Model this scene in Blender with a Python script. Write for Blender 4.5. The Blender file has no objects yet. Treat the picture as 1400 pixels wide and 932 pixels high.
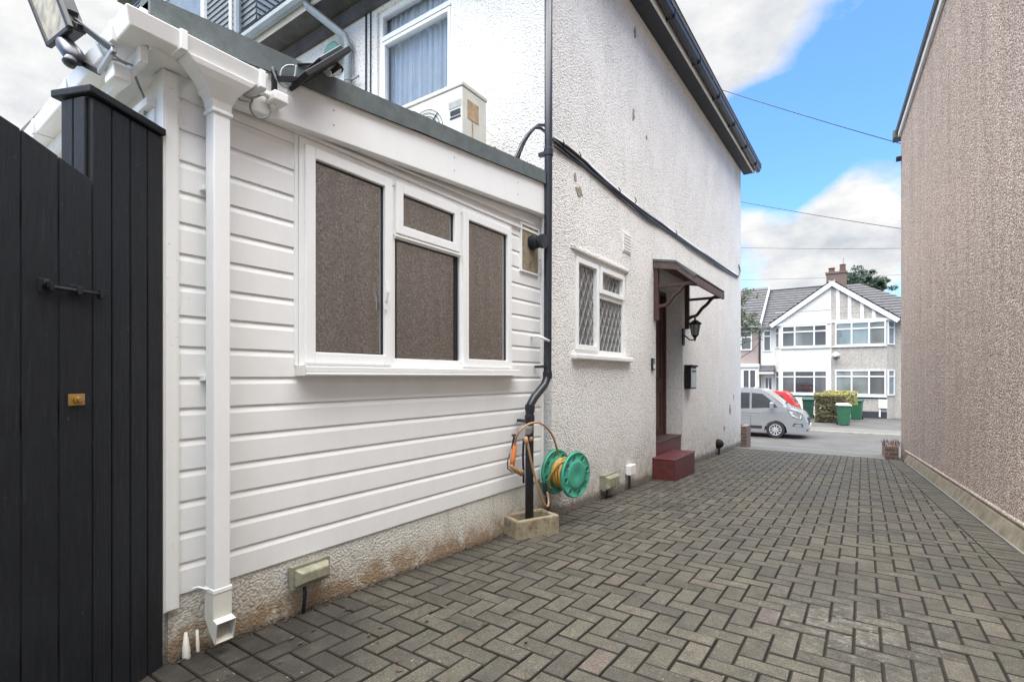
import bpy, bmesh, math, random
from mathutils import Vector, Matrix
random.seed(7)
S = bpy.context.scene
COL = S.collection
R = math.radians
# ------------------------------------------------------------------ camera numbers
F = 695.0; TH = math.atan(480/F); CC, SS = math.cos(TH), math.sin(TH); H = 1.1155
def ray(px, py):
    u = (px-700)/F; v = (515-py)/F
    return Vector((CC*u-SS, SS*u+CC, v))
def ax(px, py, X): r = ray(px, py); t = X/r.x; return Vector((X, r.y*t, H+r.z*t))
def ay(px, py, Y): r = ray(px, py); t = Y/r.y; return Vector((r.x*t, Y, H+r.z*t))
SL = 0.035
def gz(y):
    """ground height along the drive and out over the street"""
    pts = [(-60, 2.1), (0, 0), (11.7, -.4095), (14, -.60), (17, -.94), (18.4, -1.11), (18.55, -1.22), (20, -1.30), (26, -1.32), (26.02, -1.25), (400, -1.25)]
    for (a, za), (b, zb) in zip(pts, pts[1:]):
        if y <= b: return za+(zb-za)*(y-a)/(b-a)
    return -1.25
def rwx(y, off=0.0):      # foot line of the right-hand house
    return .612-(y-11.145)*.0573+off
# ------------------------------------------------------------------ materials
MATS = {}
def new_mat(name):
    m = bpy.data.materials.new(name); m.use_nodes = True
    nt = m.node_tree; b = nt.nodes['Principled BSDF']
    MATS[name] = m
    return m, nt, b
def nd(nt, typ, **kw):
    n = nt.nodes.new(typ)
    for k, v in kw.items():
        if k in n.inputs: n.inputs[k].default_value = v
        else: setattr(n, k, v)
    return n
def coords(nt):
    t = nt.nodes.new('ShaderNodeNewGeometry'); return t.outputs['Position']
def ramp(nt, src, stops):
    r = nt.nodes.new('ShaderNodeValToRGB'); nt.links.new(src, r.inputs[0])
    e = r.color_ramp.elements
    while len(e) < len(stops): e.new(.5)
    for el, (p, c) in zip(e, stops):
        el.position = p; el.color = (c[0], c[1], c[2], 1) if isinstance(c, (tuple, list)) else (c, c, c, 1)
    return r.outputs[0]
def mixc(nt, fac, a, b, mode='MIX'):
    m = nt.nodes.new('ShaderNodeMix'); m.data_type = 'RGBA'; m.blend_type = mode
    for ii, v in ((0, fac), (6, a), (7, b)):
        sock = m.inputs[ii]
        if isinstance(v, bpy.types.NodeSocket): nt.links.new(v, sock)
        elif isinstance(v, (int, float)): sock.default_value = float(v) if ii == 0 else (v, v, v, 1)
        else: sock.default_value = (v[0], v[1], v[2], 1)
    return m.outputs[2]
def mth(nt, op, a, b=0.0, c=None, clamp=False):
    m = nt.nodes.new('ShaderNodeMath'); m.operation = op; m.use_clamp = clamp
    for s, v in zip(m.inputs, (a, b, c)):
        if v is None: continue
        if isinstance(v, bpy.types.NodeSocket): nt.links.new(v, s)
        else: s.default_value = v
    return m.outputs[0]
def noise(nt, P, scale, detail=4, rough=.55, out=0):
    n = nd(nt, 'ShaderNodeTexNoise', Scale=scale, Detail=detail, Roughness=rough); nt.links.new(P, n.inputs['Vector']); return n.outputs[out]
def voro(nt, P, scale, feature='F1', out='Distance', rnd=1.0):
    n = nd(nt, 'ShaderNodeTexVoronoi', Scale=scale, Randomness=rnd); n.feature = feature; nt.links.new(P, n.inputs['Vector']); return n.outputs[out]
def bump(nt, b, h, strength=.5, dist=.01, prev=None):
    n = nd(nt, 'ShaderNodeBump', Strength=strength, Distance=dist); nt.links.new(h, n.inputs['Height'])
    if prev: nt.links.new(prev, n.inputs['Normal'])
    nt.links.new(n.outputs[0], b.inputs['Normal']); return n.outputs[0]
def xyz(nt, P):
    s = nt.nodes.new('ShaderNodeSeparateXYZ'); nt.links.new(P, s.inputs[0]); return s.outputs
def stretch(nt, P, sx, sy, sz):
    m = nt.nodes.new('ShaderNodeMapping'); m.inputs['Scale'].default_value = (sx, sy, sz); nt.links.new(P, m.inputs['Vector']); return m.outputs[0]
def plain(name, col, rough=.5, var=.12, nscale=6, metal=0, bmp=0, bscale=60, coat=0, spec=None):
    m, nt, b = new_mat(name); P = coords(nt)
    n = noise(nt, P, nscale, 5, .65)
    c2 = tuple(x*(1-var) for x in col); c1 = tuple(min(1, x*(1+var*.6)) for x in col)
    nt.links.new(ramp(nt, n, [(.3, c2), (.7, c1)]), b.inputs['Base Color'])
    b.inputs['Roughness'].default_value = rough; b.inputs['Metallic'].default_value = metal
    if coat: b.inputs['Coat Weight'].default_value = coat
    if spec is not None: b.inputs['Specular IOR Level'].default_value = spec
    if bmp: bump(nt, b, noise(nt, P, bscale, 4), bmp, .004)
    return m
# white uPVC with faint streaky grime
def m_upvc(name='white_plastic', col=(.82, .825, .81), rough=.38, grime=.5):
    m, nt, b = new_mat(name); P = coords(nt)
    n1 = noise(nt, stretch(nt, P, 1.2, 1.2, .35), 5, 6, .7); n2 = noise(nt, P, 35, 3, .6)
    g = mth(nt, 'MULTIPLY', mth(nt, 'SUBTRACT', n1, .42), 1.6*grime, clamp=True)
    c = mixc(nt, g, col, (col[0]*.80, col[1]*.80, col[2]*.76))
    z = xyz(nt, P)[2]
    low = mth(nt, 'MULTIPLY', mth(nt, 'SUBTRACT', .55, z), mth(nt, 'MULTIPLY', n2, .55*grime), clamp=True)
    c = mixc(nt, low, c, (.42, .38, .30))
    y_ = xyz(nt, P)[1]
    near = mth(nt, 'MULTIPLY', mth(nt, 'SUBTRACT', 1.02, y_), 8, clamp=True)
    fl_ = mth(nt, 'MULTIPLY', mth(nt, 'GREATER_THAN', noise(nt, P, 60, 3, .8), .66), mth(nt, 'MULTIPLY', mth(nt, 'SUBTRACT', noise(nt, P, 3.5, 2, .5), .52), 9, clamp=True))
    c = mixc(nt, mth(nt, 'MULTIPLY', fl_, mth(nt, 'ADD', mth(nt, 'MULTIPLY', near, .65), .10)), c, (.14, .12, .09))
    nt.links.new(c, b.inputs['Base Color'])
    nt.links.new(ramp(nt, n1, [(.3, rough), (.7, rough+.18)]), b.inputs['Roughness'])
    bump(nt, b, noise(nt, P, 9, 2), .06, .01)
    return m
m_upvc()
m_upvc('cream_plastic', (.68, .67, .60), .45, .8)
# painted roughcast
def m_rough(name, col, scale, dist, dirt=.5, zb=.95, dirtcol=(.30, .25, .19), foot_h=.10):
    m, nt, b = new_mat(name); P = coords(nt)
    wob = noise(nt, P, scale*.6, 3, .6, 1)
    v = voro(nt, mixc(nt, .018, P, wob, 'ADD'), scale, 'F1'); 
    n = noise(nt, P, scale*1.7, 4, .65); lo = noise(nt, P, 1.3, 5, .62); mid = noise(nt, P, 9, 7, .8)
    h = mth(nt, 'ADD', mth(nt, 'MULTIPLY', v, -1.0), mth(nt, 'MULTIPLY', n, .9))
    vary = ramp(nt, noise(nt, P, 1.9, 4, .6), [(.34, .35), (.5, .85), (.66, 1.25)])
    h = mth(nt, 'MULTIPLY', h, vary)
    bump(nt, b, h, 1.0, dist)
    pits = mth(nt, 'MULTIPLY', ramp(nt, v, [(.50, 0), (.78, 1)]), ramp(nt, n, [(.40, 0), (.62, 1)]))
    c = mixc(nt, mth(nt, 'MULTIPLY', lo, .30), col, (col[0]*.80, col[1]*.78, col[2]*.74))
    c = mixc(nt, mth(nt, 'MULTIPLY', pits, .75), c, (col[0]*.34, col[1]*.31, col[2]*.27))
    st = noise(nt, stretch(nt, P, 5, 5, .45), 2.2, 6, .75); c = mixc(nt, mth(nt, 'MULTIPLY', mth(nt, 'SUBTRACT', st, .52), 1.6*dirt+.3, clamp=True), c, (col[0]*.62, col[1]*.60, col[2]*.54))
    px = xyz(nt, P); rel = mth(nt, 'ADD', px[2], mth(nt, 'MULTIPLY', px[1], SL))     # height above the sloping drive
    base = mth(nt, 'MULTIPLY', mth(nt, 'SUBTRACT', zb, rel), .95/zb, clamp=True)
    base = mth(nt, 'MULTIPLY', mth(nt, 'POWER', base, 1.5), mth(nt, 'MULTIPLY', mth(nt, 'SUBTRACT', mid, .33), 4.2*dirt), clamp=True)
    c = mixc(nt, base, c, dirtcol)
    foot = mth(nt, 'MULTIPLY', mth(nt, 'SUBTRACT', mth(nt, 'ADD', foot_h-.03, mth(nt, 'MULTIPLY', mid, foot_h)), rel), 14, clamp=True)
    c = mixc(nt, mth(nt, 'MULTIPLY', foot, .85), c, (.13, .105, .08))
    sp = mth(nt, 'MULTIPLY', mth(nt, 'SUBTRACT', noise(nt, P, 26, 3, .7), .66), 9*dirt, clamp=True)
    c = mixc(nt, mth(nt, 'MULTIPLY', sp, .5), c, (.40, .35, .29))
    nt.links.new(c, b.inputs['Base Color']); b.inputs['Roughness'].default_value = .85
    return m
m_rough('white_roughcast', (.84, .83, .80), 58, .0095, .85)
m_rough('dirty_plinth_render', (.74, .73, .66), 75, .0055, 2.0, zb=.26, dirtcol=(.33, .24, .15), foot_h=.045)
# spar dash: little stones of many tones
def m_pebble(name, stops, scale, dist):
    m, nt, b = new_mat(name); P = coords(nt)
    wob = noise(nt, P, 60, 2, .5, 1)
    Q = mixc(nt, .006, P, wob, 'ADD')
    colr = voro(nt, Q, scale, 'F1', 'Color'); d = voro(nt, Q, scale, 'F1'); d2 = voro(nt, P, scale*1.9, 'F1')
    sep = nt.nodes.new('ShaderNodeSeparateColor'); nt.links.new(colr, sep.inputs[0])
    c = ramp(nt, sep.outputs[0], stops)
    lo = noise(nt, P, .9, 5, .6)
    c = mixc(nt, mth(nt, 'MULTIPLY', lo, .35), c, tuple(x*.75 for x in stops[2][1]))
    stn = noise(nt, stretch(nt, P, 2.2, 2.2, .35), 1.5, 6, .7); c = mixc(nt, 1.0, c, ramp(nt, stn, [(.32, (.86, .85, .83)), (.6, (1.06, 1.04, 1.0))]), 'MULTIPLY')
    c = mixc(nt, mth(nt, 'MULTIPLY', ramp(nt, d, [(.45, 0), (.85, 1)]), .55), c, (.17, .145, .125))
    nt.links.new(c, b.inputs['Base Color']); b.inputs['Roughness'].default_value = .95; b.inputs['Specular IOR Level'].default_value = .2
    h = mth(nt, 'ADD', mth(nt, 'MULTIPLY', d, -1.0), mth(nt, 'MULTIPLY', d2, -.45))
    bump(nt, b, h, 1.0, dist)
    return m
m_pebble('brown_pebbledash', [(0, (.30, .225, .19)), (.3, (.42, .335, .29)), (.6, (.53, .435, .385)), (.85, (.64, .55, .495)), (1, (.77, .70, .64))], 58, .014)
m_pebble('grey_pebbledash', [(0, (.36, .33, .29)), (.3, (.45, .42, .38)), (.6, (.52, .49, .44)), (.85, (.60, .57, .52)), (1, (.70, .67, .62))], 40, .008)
# paving blocks
def m_paver():
    m, nt, b = new_mat('grey_block_paving'); P = coords(nt)
    g = nt.nodes.new('ShaderNodeNewGeometry'); ri = g.outputs['Random Per Island']
    c = ramp(nt, ri, [(0, (.055, .049, .036)), (.35, (.068, .061, .045)), (.86, (.082, .073, .053)), (.97, (.088, .077, .057)), (1, (.096, .076, .061))])
    gr = noise(nt, P, 150, 4, .9); c = mixc(nt, 1.0, c, ramp(nt, gr, [(.32, .30), (.5, .95), (.66, 2.4)]), 'MULTIPLY')
    lo = noise(nt, P, 1.6, 5, .65); c = mixc(nt, 1.0, c, ramp(nt, lo, [(.3, .70), (.7, 1.28)]), 'MULTIPLY')
    x, y, z = xyz(nt, P)
    fine = noise(nt, P, 11, 6, .8); c = mixc(nt, 1.0, c, ramp(nt, fine, [(.32, .62), (.5, 1.0), (.7, 1.3)]), 'MULTIPLY')
    mos = mth(nt, 'MULTIPLY', mth(nt, 'SUBTRACT', noise(nt, P, 5, 5, .7), .56), 4, clamp=True)
    c = mixc(nt, mth(nt, 'MULTIPLY', mos, .35), c, (.085, .10, .058))
    # pale lime bloom in the middle of the drive
    def blob(cx, cy, rx, ry):
        a = mth(nt, 'DIVIDE', mth(nt, 'SUBTRACT', x, cx), rx); bb = mth(nt, 'DIVIDE', mth(nt, 'SUBTRACT', y, cy), ry)
        return mth(nt, 'SUBTRACT', 1, mth(nt, 'SQRT', mth(nt, 'ADD', mth(nt, 'MULTIPLY', a, a), mth(nt, 'MULTIPLY', bb, bb))), clamp=True)
    bl = mth(nt, 'MAXIMUM', blob(-.06, 2.98, .55, .75), blob(.12, 2.25, .42, .5))
    dn = mth(nt, 'MULTIPLY', mth(nt, 'SUBTRACT', noise(nt, P, 24, 6, .8), .50), 4.5, clamp=True)
    c = mixc(nt, mth(nt, 'MULTIPLY', mth(nt, 'MULTIPLY', bl, dn), .8, clamp=True), c, (.34, .33, .31))
    # dark soil stain by the gate and along the wall foot
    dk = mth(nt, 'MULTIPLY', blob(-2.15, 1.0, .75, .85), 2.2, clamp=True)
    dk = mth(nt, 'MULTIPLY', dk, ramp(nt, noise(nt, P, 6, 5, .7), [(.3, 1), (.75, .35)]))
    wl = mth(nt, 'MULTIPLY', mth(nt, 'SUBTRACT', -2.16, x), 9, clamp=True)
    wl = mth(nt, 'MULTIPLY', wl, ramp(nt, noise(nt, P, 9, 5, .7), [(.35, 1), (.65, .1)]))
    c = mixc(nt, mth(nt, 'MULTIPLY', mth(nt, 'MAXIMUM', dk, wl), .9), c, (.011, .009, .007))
    sp = mth(nt, 'GREATER_THAN', noise(nt, P, 75, 1, .5), .765)
    c = mixc(nt, mth(nt, 'MULTIPLY', sp, .5), c, (.5, .48, .42))
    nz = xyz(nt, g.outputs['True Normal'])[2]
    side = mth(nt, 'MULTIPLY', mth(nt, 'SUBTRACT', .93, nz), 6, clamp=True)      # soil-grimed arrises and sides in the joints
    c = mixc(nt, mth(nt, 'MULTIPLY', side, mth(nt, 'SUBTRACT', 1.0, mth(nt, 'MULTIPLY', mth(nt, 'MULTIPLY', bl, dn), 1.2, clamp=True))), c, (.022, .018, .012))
    nt.links.new(c, b.inputs['Base Color'])
    nt.links.new(ramp(nt, lo, [(.3, .62), (.7, .85)]), b.inputs['Roughness'])
    bump(nt, b, gr, .8, .004)
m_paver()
plain('joint_sand', (.022, .018, .013), .95, .4, 30, bmp=.5)
plain('asphalt', (.075, .073, .068), .85, .3, 1.2, bmp=.4, bscale=90)
plain('pale_concrete', (.20, .193, .17), .85, .25, 3, bmp=.4, bscale=70)
plain('dirt_ground', (.16, .15, .12), .95, .4, 2, bmp=.4)
plain('grey_pavement', (.115, .112, .10), .9, .2, 2.5, bmp=.3)
def m_mossy():
    m, nt, b = new_mat('mossy_stone'); P = coords(nt)
    c = ramp(nt, noise(nt, P, 14, 5, .7), [(.3, (.12, .085, .06)), (.45, (.25, .20, .13)), (.6, (.33, .29, .20)), (.72, (.20, .22, .10))])
    nt.links.new(c, b.inputs['Base Color']); b.inputs['Roughness'].default_value = .95; bump(nt, b, noise(nt, P, 60, 5, .7), .9, .008)
m_mossy()
plain('soil', (.06, .046, .032), .95, .5, 60)
plain('lamp_casing', (.26, .25, .19), .6, .3, 20)
plain('bare_render', (.33, .285, .22), .95, .5, 60, bmp=.9, bscale=90)
def m_strip():
    m, nt, b = new_mat('tan_cement_fillet'); P = coords(nt)
    c = ramp(nt, noise(nt, P, 7, 5, .7), [(.3, (.10, .085, .058)), (.5, (.17, .145, .10)), (.7, (.24, .215, .16))])
    nt.links.new(c, b.inputs['Base Color']); b.inputs['Roughness'].default_value = .9; bump(nt, b, noise(nt, P, 50, 4, .6), .6, .006)
m_strip()
# black painted boards
def m_blackwood():
    m, nt, b = new_mat('black_painted_wood'); P = coords(nt)
    g = noise(nt, stretch(nt, P, 6, 6, .5), 14, 6, .7); lo = noise(nt, P, 2.2, 5, .7)
    c = mixc(nt, g, (.003, .004, .0055), (.020, .023, .028))
    dus = mth(nt, 'MULTIPLY', mth(nt, 'SUBTRACT', lo, .5), 1.4, clamp=True)
    c = mixc(nt, dus, c, (.030, .034, .038))
    sp = mth(nt, 'GREATER_THAN', noise(nt, P, 70, 1, .5), .79); c = mixc(nt, mth(nt, 'MULTIPLY', sp, .16), c, (.3, .32, .32))
    wr_ = mth(nt, 'MULTIPLY', mth(nt, 'SUBTRACT', noise(nt, stretch(nt, P, 9, 9, .9), 7, 6, .8), .56), 5, clamp=True); c = mixc(nt, mth(nt, 'MULTIPLY', wr_, .45), c, (.060, .064, .066))
    nt.links.new(c, b.inputs['Base Color']); nt.links.new(ramp(nt, lo, [(.3, .45), (.7, .72)]), b.inputs['Roughness']); b.inputs['Specular IOR Level'].default_value = .32
    bump(nt, b, g, .9, .006)
m_blackwood()
def m_glass_refl(name, tint, gl=.34, rough=.015, bmp=.05):
    """window pane: dim room behind, mirror of what stands opposite"""
    m, nt, b = new_mat(name); P = coords(nt)
    n = noise(nt, stretch(nt, P, 1, 1.6, .5), .8, 2, .4)
    nt.links.new(ramp(nt, n, [(.36, tuple(x*.45 for x in tint)), (.64, tint)]), b.inputs['Base Color'])
    b.inputs['Roughness'].default_value = .5
    g = nt.nodes.new('ShaderNodeBsdfGlossy'); g.inputs['Roughness'].default_value = rough; g.inputs['Color'].default_value = (.96, .95, .92, 1)
    bn = nd(nt, 'ShaderNodeBump', Strength=bmp, Distance=.002); nt.links.new(noise(nt, P, 4, 2), bn.inputs['Height']); nt.links.new(bn.outputs[0], g.inputs['Normal'])
    lw = nd(nt, 'ShaderNodeFresnel', IOR=1.5)
    f = mth(nt, 'ADD', lw.outputs[0], gl-.04, clamp=True)
    mx = nt.nodes.new('ShaderNodeMixShader'); nt.links.new(f, mx.inputs[0]); nt.links.new(b.outputs[0], mx.inputs[1]); nt.links.new(g.outputs[0], mx.inputs[2])
    nt.links.new(mx.outputs[0], nt.nodes['Material Output'].inputs[0])
    return m
m_glass_refl('reflective_pane', (.050, .040, .029), .26, rough=.016)
m_glass_refl('dark_pane', (.03, .03, .03), .16)
m_glass_refl('net_curtain_pane', (.26, .29, .27), .12)
m_glass_refl('grey_blind_pane', (.11, .115, .11), .12)
m_glass_refl('vehicle_glass', (.014, .016, .02), .05)
def m_clear(name='clear_pane'):
    m, nt, b = new_mat(name)
    t = nt.nodes.new('ShaderNodeBsdfTransparent'); g = nt.nodes.new('ShaderNodeBsdfGlossy'); g.inputs['Roughness'].default_value = .01
    lw = nd(nt, 'ShaderNodeFresnel', IOR=1.5); f = mth(nt, 'MULTIPLY_ADD', lw.outputs[0], .8, .0, clamp=True)
    mx = nt.nodes.new('ShaderNodeMixShader'); nt.links.new(f, mx.inputs[0]); nt.links.new(t.outputs[0], mx.inputs[1]); nt.links.new(g.outputs[0], mx.inputs[2])
    nt.links.new(mx.outputs[0], nt.nodes['Material Output'].inputs[0])
m_clear()
plain('net_curtain', (.66, .74, .82), .9, .08, 8)
plain('roof_felt', (.115, .135, .135), .9, .25, 12, bmp=.6, bscale=150)
plain('black_plastic', (.018, .021, .028), .35, .3, 6)
plain('grey_plastic', (.25, .285, .30), .45, .15, 5)
plain('galvanised', (.42, .43, .43), .4, .2, 8, metal=.6)
plain('dark_tiles', (.082, .080, .084), .8, .35, 5, bmp=.5, bscale=40)
plain('slate_tiles', (.150, .172, .188), .7, .25, 7, bmp=.4, bscale=60)
plain('brown_wood', (.072, .036, .030), .6, .35, 9, bmp=.4, bscale=30)
plain('weathered_brown_wood', (.125, .085, .078), .75, .3, 12, bmp=.4, bscale=40)
plain('dark_wood_door', (.075, .03, .024), .45, .3, 5)
plain('red_tile_paint', (.115, .026, .024), .48, .4, 14, bmp=.2, bscale=20)
plain('cream_metal', (.60, .585, .52), .5, .12, 6)
plain('rust_stain', (.42, .30, .17), .7, .4, 14)
plain('brass', (.55, .36, .13), .35, .3, 20, metal=.9)
plain('black_iron', (.014, .014, .015), .6, .3, 10, spec=.25)
plain('green_reel_plastic', (.06, .34, .235), .38, .15, 9)
plain('yellow_hose', (.50, .30, .07), .45, .25, 14)
plain('tan_hose', (.42, .25, .13), .5, .25, 12)
plain('orange_plastic', (.62, .19, .05), .4, .2, 14)
plain('dirty_glass', (.30, .29, .20), .25, .4, 18)
plain('lamp_reflector', (.40, .35, .22), .3, .6, 14)
plain('frosted_glass', (.38, .38, .35), .2, .2, 18)
plain('white_paint', (.78, .78, .76), .5, .08, 3)
plain('cream_render', (.74, .72, .64), .85, .06, 3, bmp=.3)
plain('pink_brown_render', (.32, .26, .235), .85, .15, 3, bmp=.3)
plain('black_band', (.03, .035, .045), .6, .2, 3)
plain('brick_red', (.27, .13, .09), .85, .35, 6, bmp=.5, bscale=50)
plain('terracotta', (.13, .075, .06), .8, .3, 6)
plain('silver_paint', (.40, .41, .42), .24, .04, 2, metal=.6, coat=.8)
plain('red_paint', (.50, .03, .03), .3, .08, 2, coat=.6)
plain('tyre_rubber', (.02, .02, .021), .8, .2, 8)
plain('alloy', (.55, .56, .57), .35, .1, 8, metal=.4)
plain('headlamp_glass', (.55, .58, .58), .12, .25, 30)
plain('tail_lamp', (.45, .02, .02), .2, .2, 20)
plain('trim_black', (.02, .021, .023), .5, .2, 9)
plain('bin_green', (.030, .13, .065), .5, .2, 4)
plain('bin_dark_green', (.018, .075, .052), .5, .2, 4)
plain('bin_lid_pale', (.50, .55, .50), .5, .15, 4)
plain('sky_blue_glass', (.20, .24, .26), .2, .2, 3)
plain('leaf_dark', (.028, .055, .030), .7, .4, 3)
plain('leaf_mid', (.06, .09, .035), .7, .4, 3)
plain('leaf_hedge', (.115, .105, .05), .8, .5, 3)
plain('leaf_yellow', (.26, .24, .07), .8, .4, 3)
plain('twig_brown', (.10, .075, .055), .85, .3, 20)
plain('dead_leaf', (.09, .055, .03), .8, .5, 40)
plain('green_tarp', (.10, .26, .21), .7, .2, 6)
def m_brick():
    m, nt, b = new_mat('brickwork'); P = coords(nt)
    s = xyz(nt, P); cmb = nt.nodes.new('ShaderNodeCombineXYZ'); nt.links.new(mth(nt, 'ADD', s[0], s[1]), cmb.inputs[0]); nt.links.new(s[2], cmb.inputs[1])
    t = nd(nt, 'ShaderNodeTexBrick', Scale=1.0); t.inputs['Color1'].default_value = (.19, .10, .07, 1); t.inputs['Color2'].default_value = (.13, .08, .065, 1); t.inputs['Mortar'].default_value = (.20, .175, .145, 1)
    t.inputs['Brick Width'].default_value = .215; t.inputs['Row Height'].default_value = .073; t.inputs['Mortar Size'].default_value = .012
    nt.links.new(cmb.outputs[0], t.inputs['Vector'])
    c = mixc(nt, .5, t.outputs[0], ramp(nt, noise(nt, P, 12, 5, .7), [(.3, .5), (.7, 1.3)]), 'MULTIPLY')
    nt.links.new(c, b.inputs['Base Color']); b.inputs['Roughness'].default_value = .9; bump(nt, b, noise(nt, P, 60, 4), .5, .005)
m_brick()
# ------------------------------------------------------------------ mesh helpers
I3 = lambda a, n, z: Vector((a, n, z))
class MB:
    def __init__(s, xf=I3): s.bm = bmesh.new(); s.xf = xf
    def box(s, a0, a1, n0, n1, z0, z1):
        v = [s.bm.verts.new(s.xf(a, n, z)) for z in (z0, z1) for (a, n) in ((a0, n0), (a1, n0), (a1, n1), (a0, n1))]
        for f in ((0, 3, 2, 1), (4, 5, 6, 7), (0, 1, 5, 4), (1, 2, 6, 5), (2, 3, 7, 6), (3, 0, 4, 7)): s.bm.faces.new([v[i] for i in f])
        return s
    def loft(s, rings, cap=True, closed=True):
        vr = [[s.bm.verts.new(Vector(p)) for p in r] for r in rings]; n = len(vr[0])
        for a, b in zip(vr, vr[1:]):
            for i in range(n if closed else n-1):
                j = (i+1) % n; s.bm.faces.new((a[i], a[j], b[j], b[i]))
        if cap: s.bm.faces.new(vr[0][::-1]); s.bm.faces.new(vr[-1])
        return s
    def prism(s, pts, d):        # pts: 3-D polygon, d: extrusion vector
        d = Vector(d); return s.loft([[Vector(p) for p in pts], [Vector(p)+d for p in pts]])
    def foot(s, pts, z0, z1):    # pts: plan polygon
        return s.loft([[(x, y, z0) for x, y in pts], [(x, y, z1) for x, y in pts]])
    def face(s, pts): s.bm.faces.new([s.bm.verts.new(s.xf(*p)) for p in pts]); return s
    def tube(s, pts, r, n=8, cap=True):
        pts = [Vector(p) for p in pts]; rs = r if isinstance(r, (list, tuple)) else [r]*len(pts)
        rings = []; up = None
        for i, p in enumerate(pts):
            t = (pts[min(i+1, len(pts)-1)]-pts[max(i-1, 0)]).normalized()
            if up is None: up = Vector((0, 0, 1)) if abs(t.z) < .9 else Vector((1, 0, 0))
            a = (up-t*up.dot(t)).normalized(); up = a; b = t.cross(a)
            rings.append([p+(a*math.cos(2*math.pi*k/n)+b*math.sin(2*math.pi*k/n))*rs[i] for k in range(n)])
        return s.loft(rings, cap)
    def lathe(s, c, axis, prof, n=24):   # prof: (distance along axis, radius)
        c = Vector(c); t = Vector(axis).normalized(); up = Vector((0, 0, 1)) if abs(t.z) < .9 else Vector((1, 0, 0))
        a = (up-t*up.dot(t)).normalized(); b = t.cross(a)
        return s.loft([[c+t*d+(a*math.cos(2*math.pi*k/n)+b*math.sin(2*math.pi*k/n))*max(r, 1e-4) for k in range(n)] for d, r in prof])
    def bar(s, p, q, w, h, up=(0, 0, 1)):
        p, q = Vector(p), Vector(q); t = (q-p).normalized(); up = Vector(up); a = t.cross(up).normalized(); b = a.cross(t)
        o = [a*w/2+b*h/2, -a*w/2+b*h/2, -a*w/2-b*h/2, a*w/2-b*h/2]
        return s.loft([[p+x for x in o], [q+x for x in o]])
    def build(s, name, mat, parent=None, smooth=False, bev=0, seg=2, normals=True, xform=None):
        bm = s.bm
        if xform is not None: bmesh.ops.transform(bm, matrix=xform, verts=bm.verts)
        if normals: bmesh.ops.recalc_face_normals(bm, faces=bm.faces)
        off = ORI.get(parent, Vector((0, 0, 0))) if parent is not None else Vector((0, 0, 0))
        me = bpy.data.meshes.new(name)
        if off.length: bmesh.ops.translate(bm, vec=-off, verts=bm.verts)
        bm.to_mesh(me); bm.free(); me.materials.append(MATS[mat])
        if smooth:
            me.polygons.foreach_set('use_smooth', [True]*len(me.polygons))
        o = bpy.data.objects.new(name, me); COL.objects.link(o)
        if parent is not None: o.parent = parent
        ORI[o] = off
        if bev:
            m = o.modifiers.new('edge', 'BEVEL'); m.width = bev; m.segments = seg; m.limit_method = 'ANGLE'; m.angle_limit = R(35)
            if not smooth:
                m.harden_normals = False
        return o
ORI = {}
def thing(name, label, cat, loc=(0, 0, 0), group=None):
    o = bpy.data.objects.new(name, None); o.empty_display_size = .1; COL.objects.link(o); o.location = loc
    o['label'] = label; o['category'] = cat
    if group: o['group'] = group
    ORI[o] = Vector(loc); return o
def tag(o, label, cat, group=None, kind=None):
    o['label'] = label; o['category'] = cat
    if group: o['group'] = group
    if kind: o['kind'] = kind
    return o
def struct(o, label, cat): o['kind'] = 'structure'; o['label'] = label; o['category'] = cat; return o
def XF(X0): return lambda a, n, z: Vector((X0+n, a, z))       # wall that faces +X : a = Y, n = outward
def YF(Y0): return lambda a, n, z: Vector((a, Y0-n, z))       # wall that faces -Y : a = X, n = outward
def PF(p, q):                                                  # any upright plane from p to q (plan), n to the right of it
    p, q = Vector((*p, 0)), Vector((*q, 0)); t = (q-p).normalized(); nn = Vector((t.y, -t.x, 0))
    return lambda a, n, z: p+t*a+nn*n+Vector((0, 0, z))
def frame(mb, a0, a1, z0, z1, w, n0, n1, inset=None):
    mb.box(a0, a0+w, n0, n1, z0, z1); mb.box(a1-w, a1, n0, n1, z0, z1)
    mb.box(a0+w, a1-w, n0, n1, z0, z0+w); mb.box(a0+w, a1-w, n0, n1, z1-w, z1)
def rect_with_holes(mb, a0, a1, z0, z1, n0, n1, holes):
    """wall slab split in boxes around rectangular openings"""
    aa = sorted({a0, a1, *[h[0] for h in holes], *[h[1] for h in holes]}); zz = sorted({z0, z1, *[h[2] for h in holes], *[h[3] for h in holes]})
    V = {}
    def solid(i, j):
        if i < 0 or j < 0 or i >= len(aa)-1 or j >= len(zz)-1: return False
        ca, cz = (aa[i]+aa[i+1])/2, (zz[j]+zz[j+1])/2
        return not any(h[0] < ca < h[1] and h[2] < cz < h[3] for h in holes)
    def v(i, j, k):
        key = (i, j, k)
        if key not in V: V[key] = mb.bm.verts.new(mb.xf(aa[i], (n0, n1)[k], zz[j]))
        return V[key]
    for i in range(len(aa)-1):
        for j in range(len(zz)-1):
            if not solid(i, j): continue
            for k in (0, 1): mb.bm.faces.new([v(i, j, k), v(i+1, j, k), v(i+1, j+1, k), v(i, j+1, k)])
            if not solid(i-1, j): mb.bm.faces.new([v(i, j, 0), v(i, j+1, 0), v(i, j+1, 1), v(i, j, 1)])
            if not solid(i+1, j): mb.bm.faces.new([v(i+1, j, 0), v(i+1, j+1, 0), v(i+1, j+1, 1), v(i+1, j, 1)])
            if not solid(i, j-1): mb.bm.faces.new([v(i, j, 0), v(i+1, j, 0), v(i+1, j, 1), v(i, j, 1)])
            if not solid(i, j+1): mb.bm.faces.new([v(i, j+1, 0), v(i+1, j+1, 0), v(i+1, j+1, 1), v(i, j+1, 1)])
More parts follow.
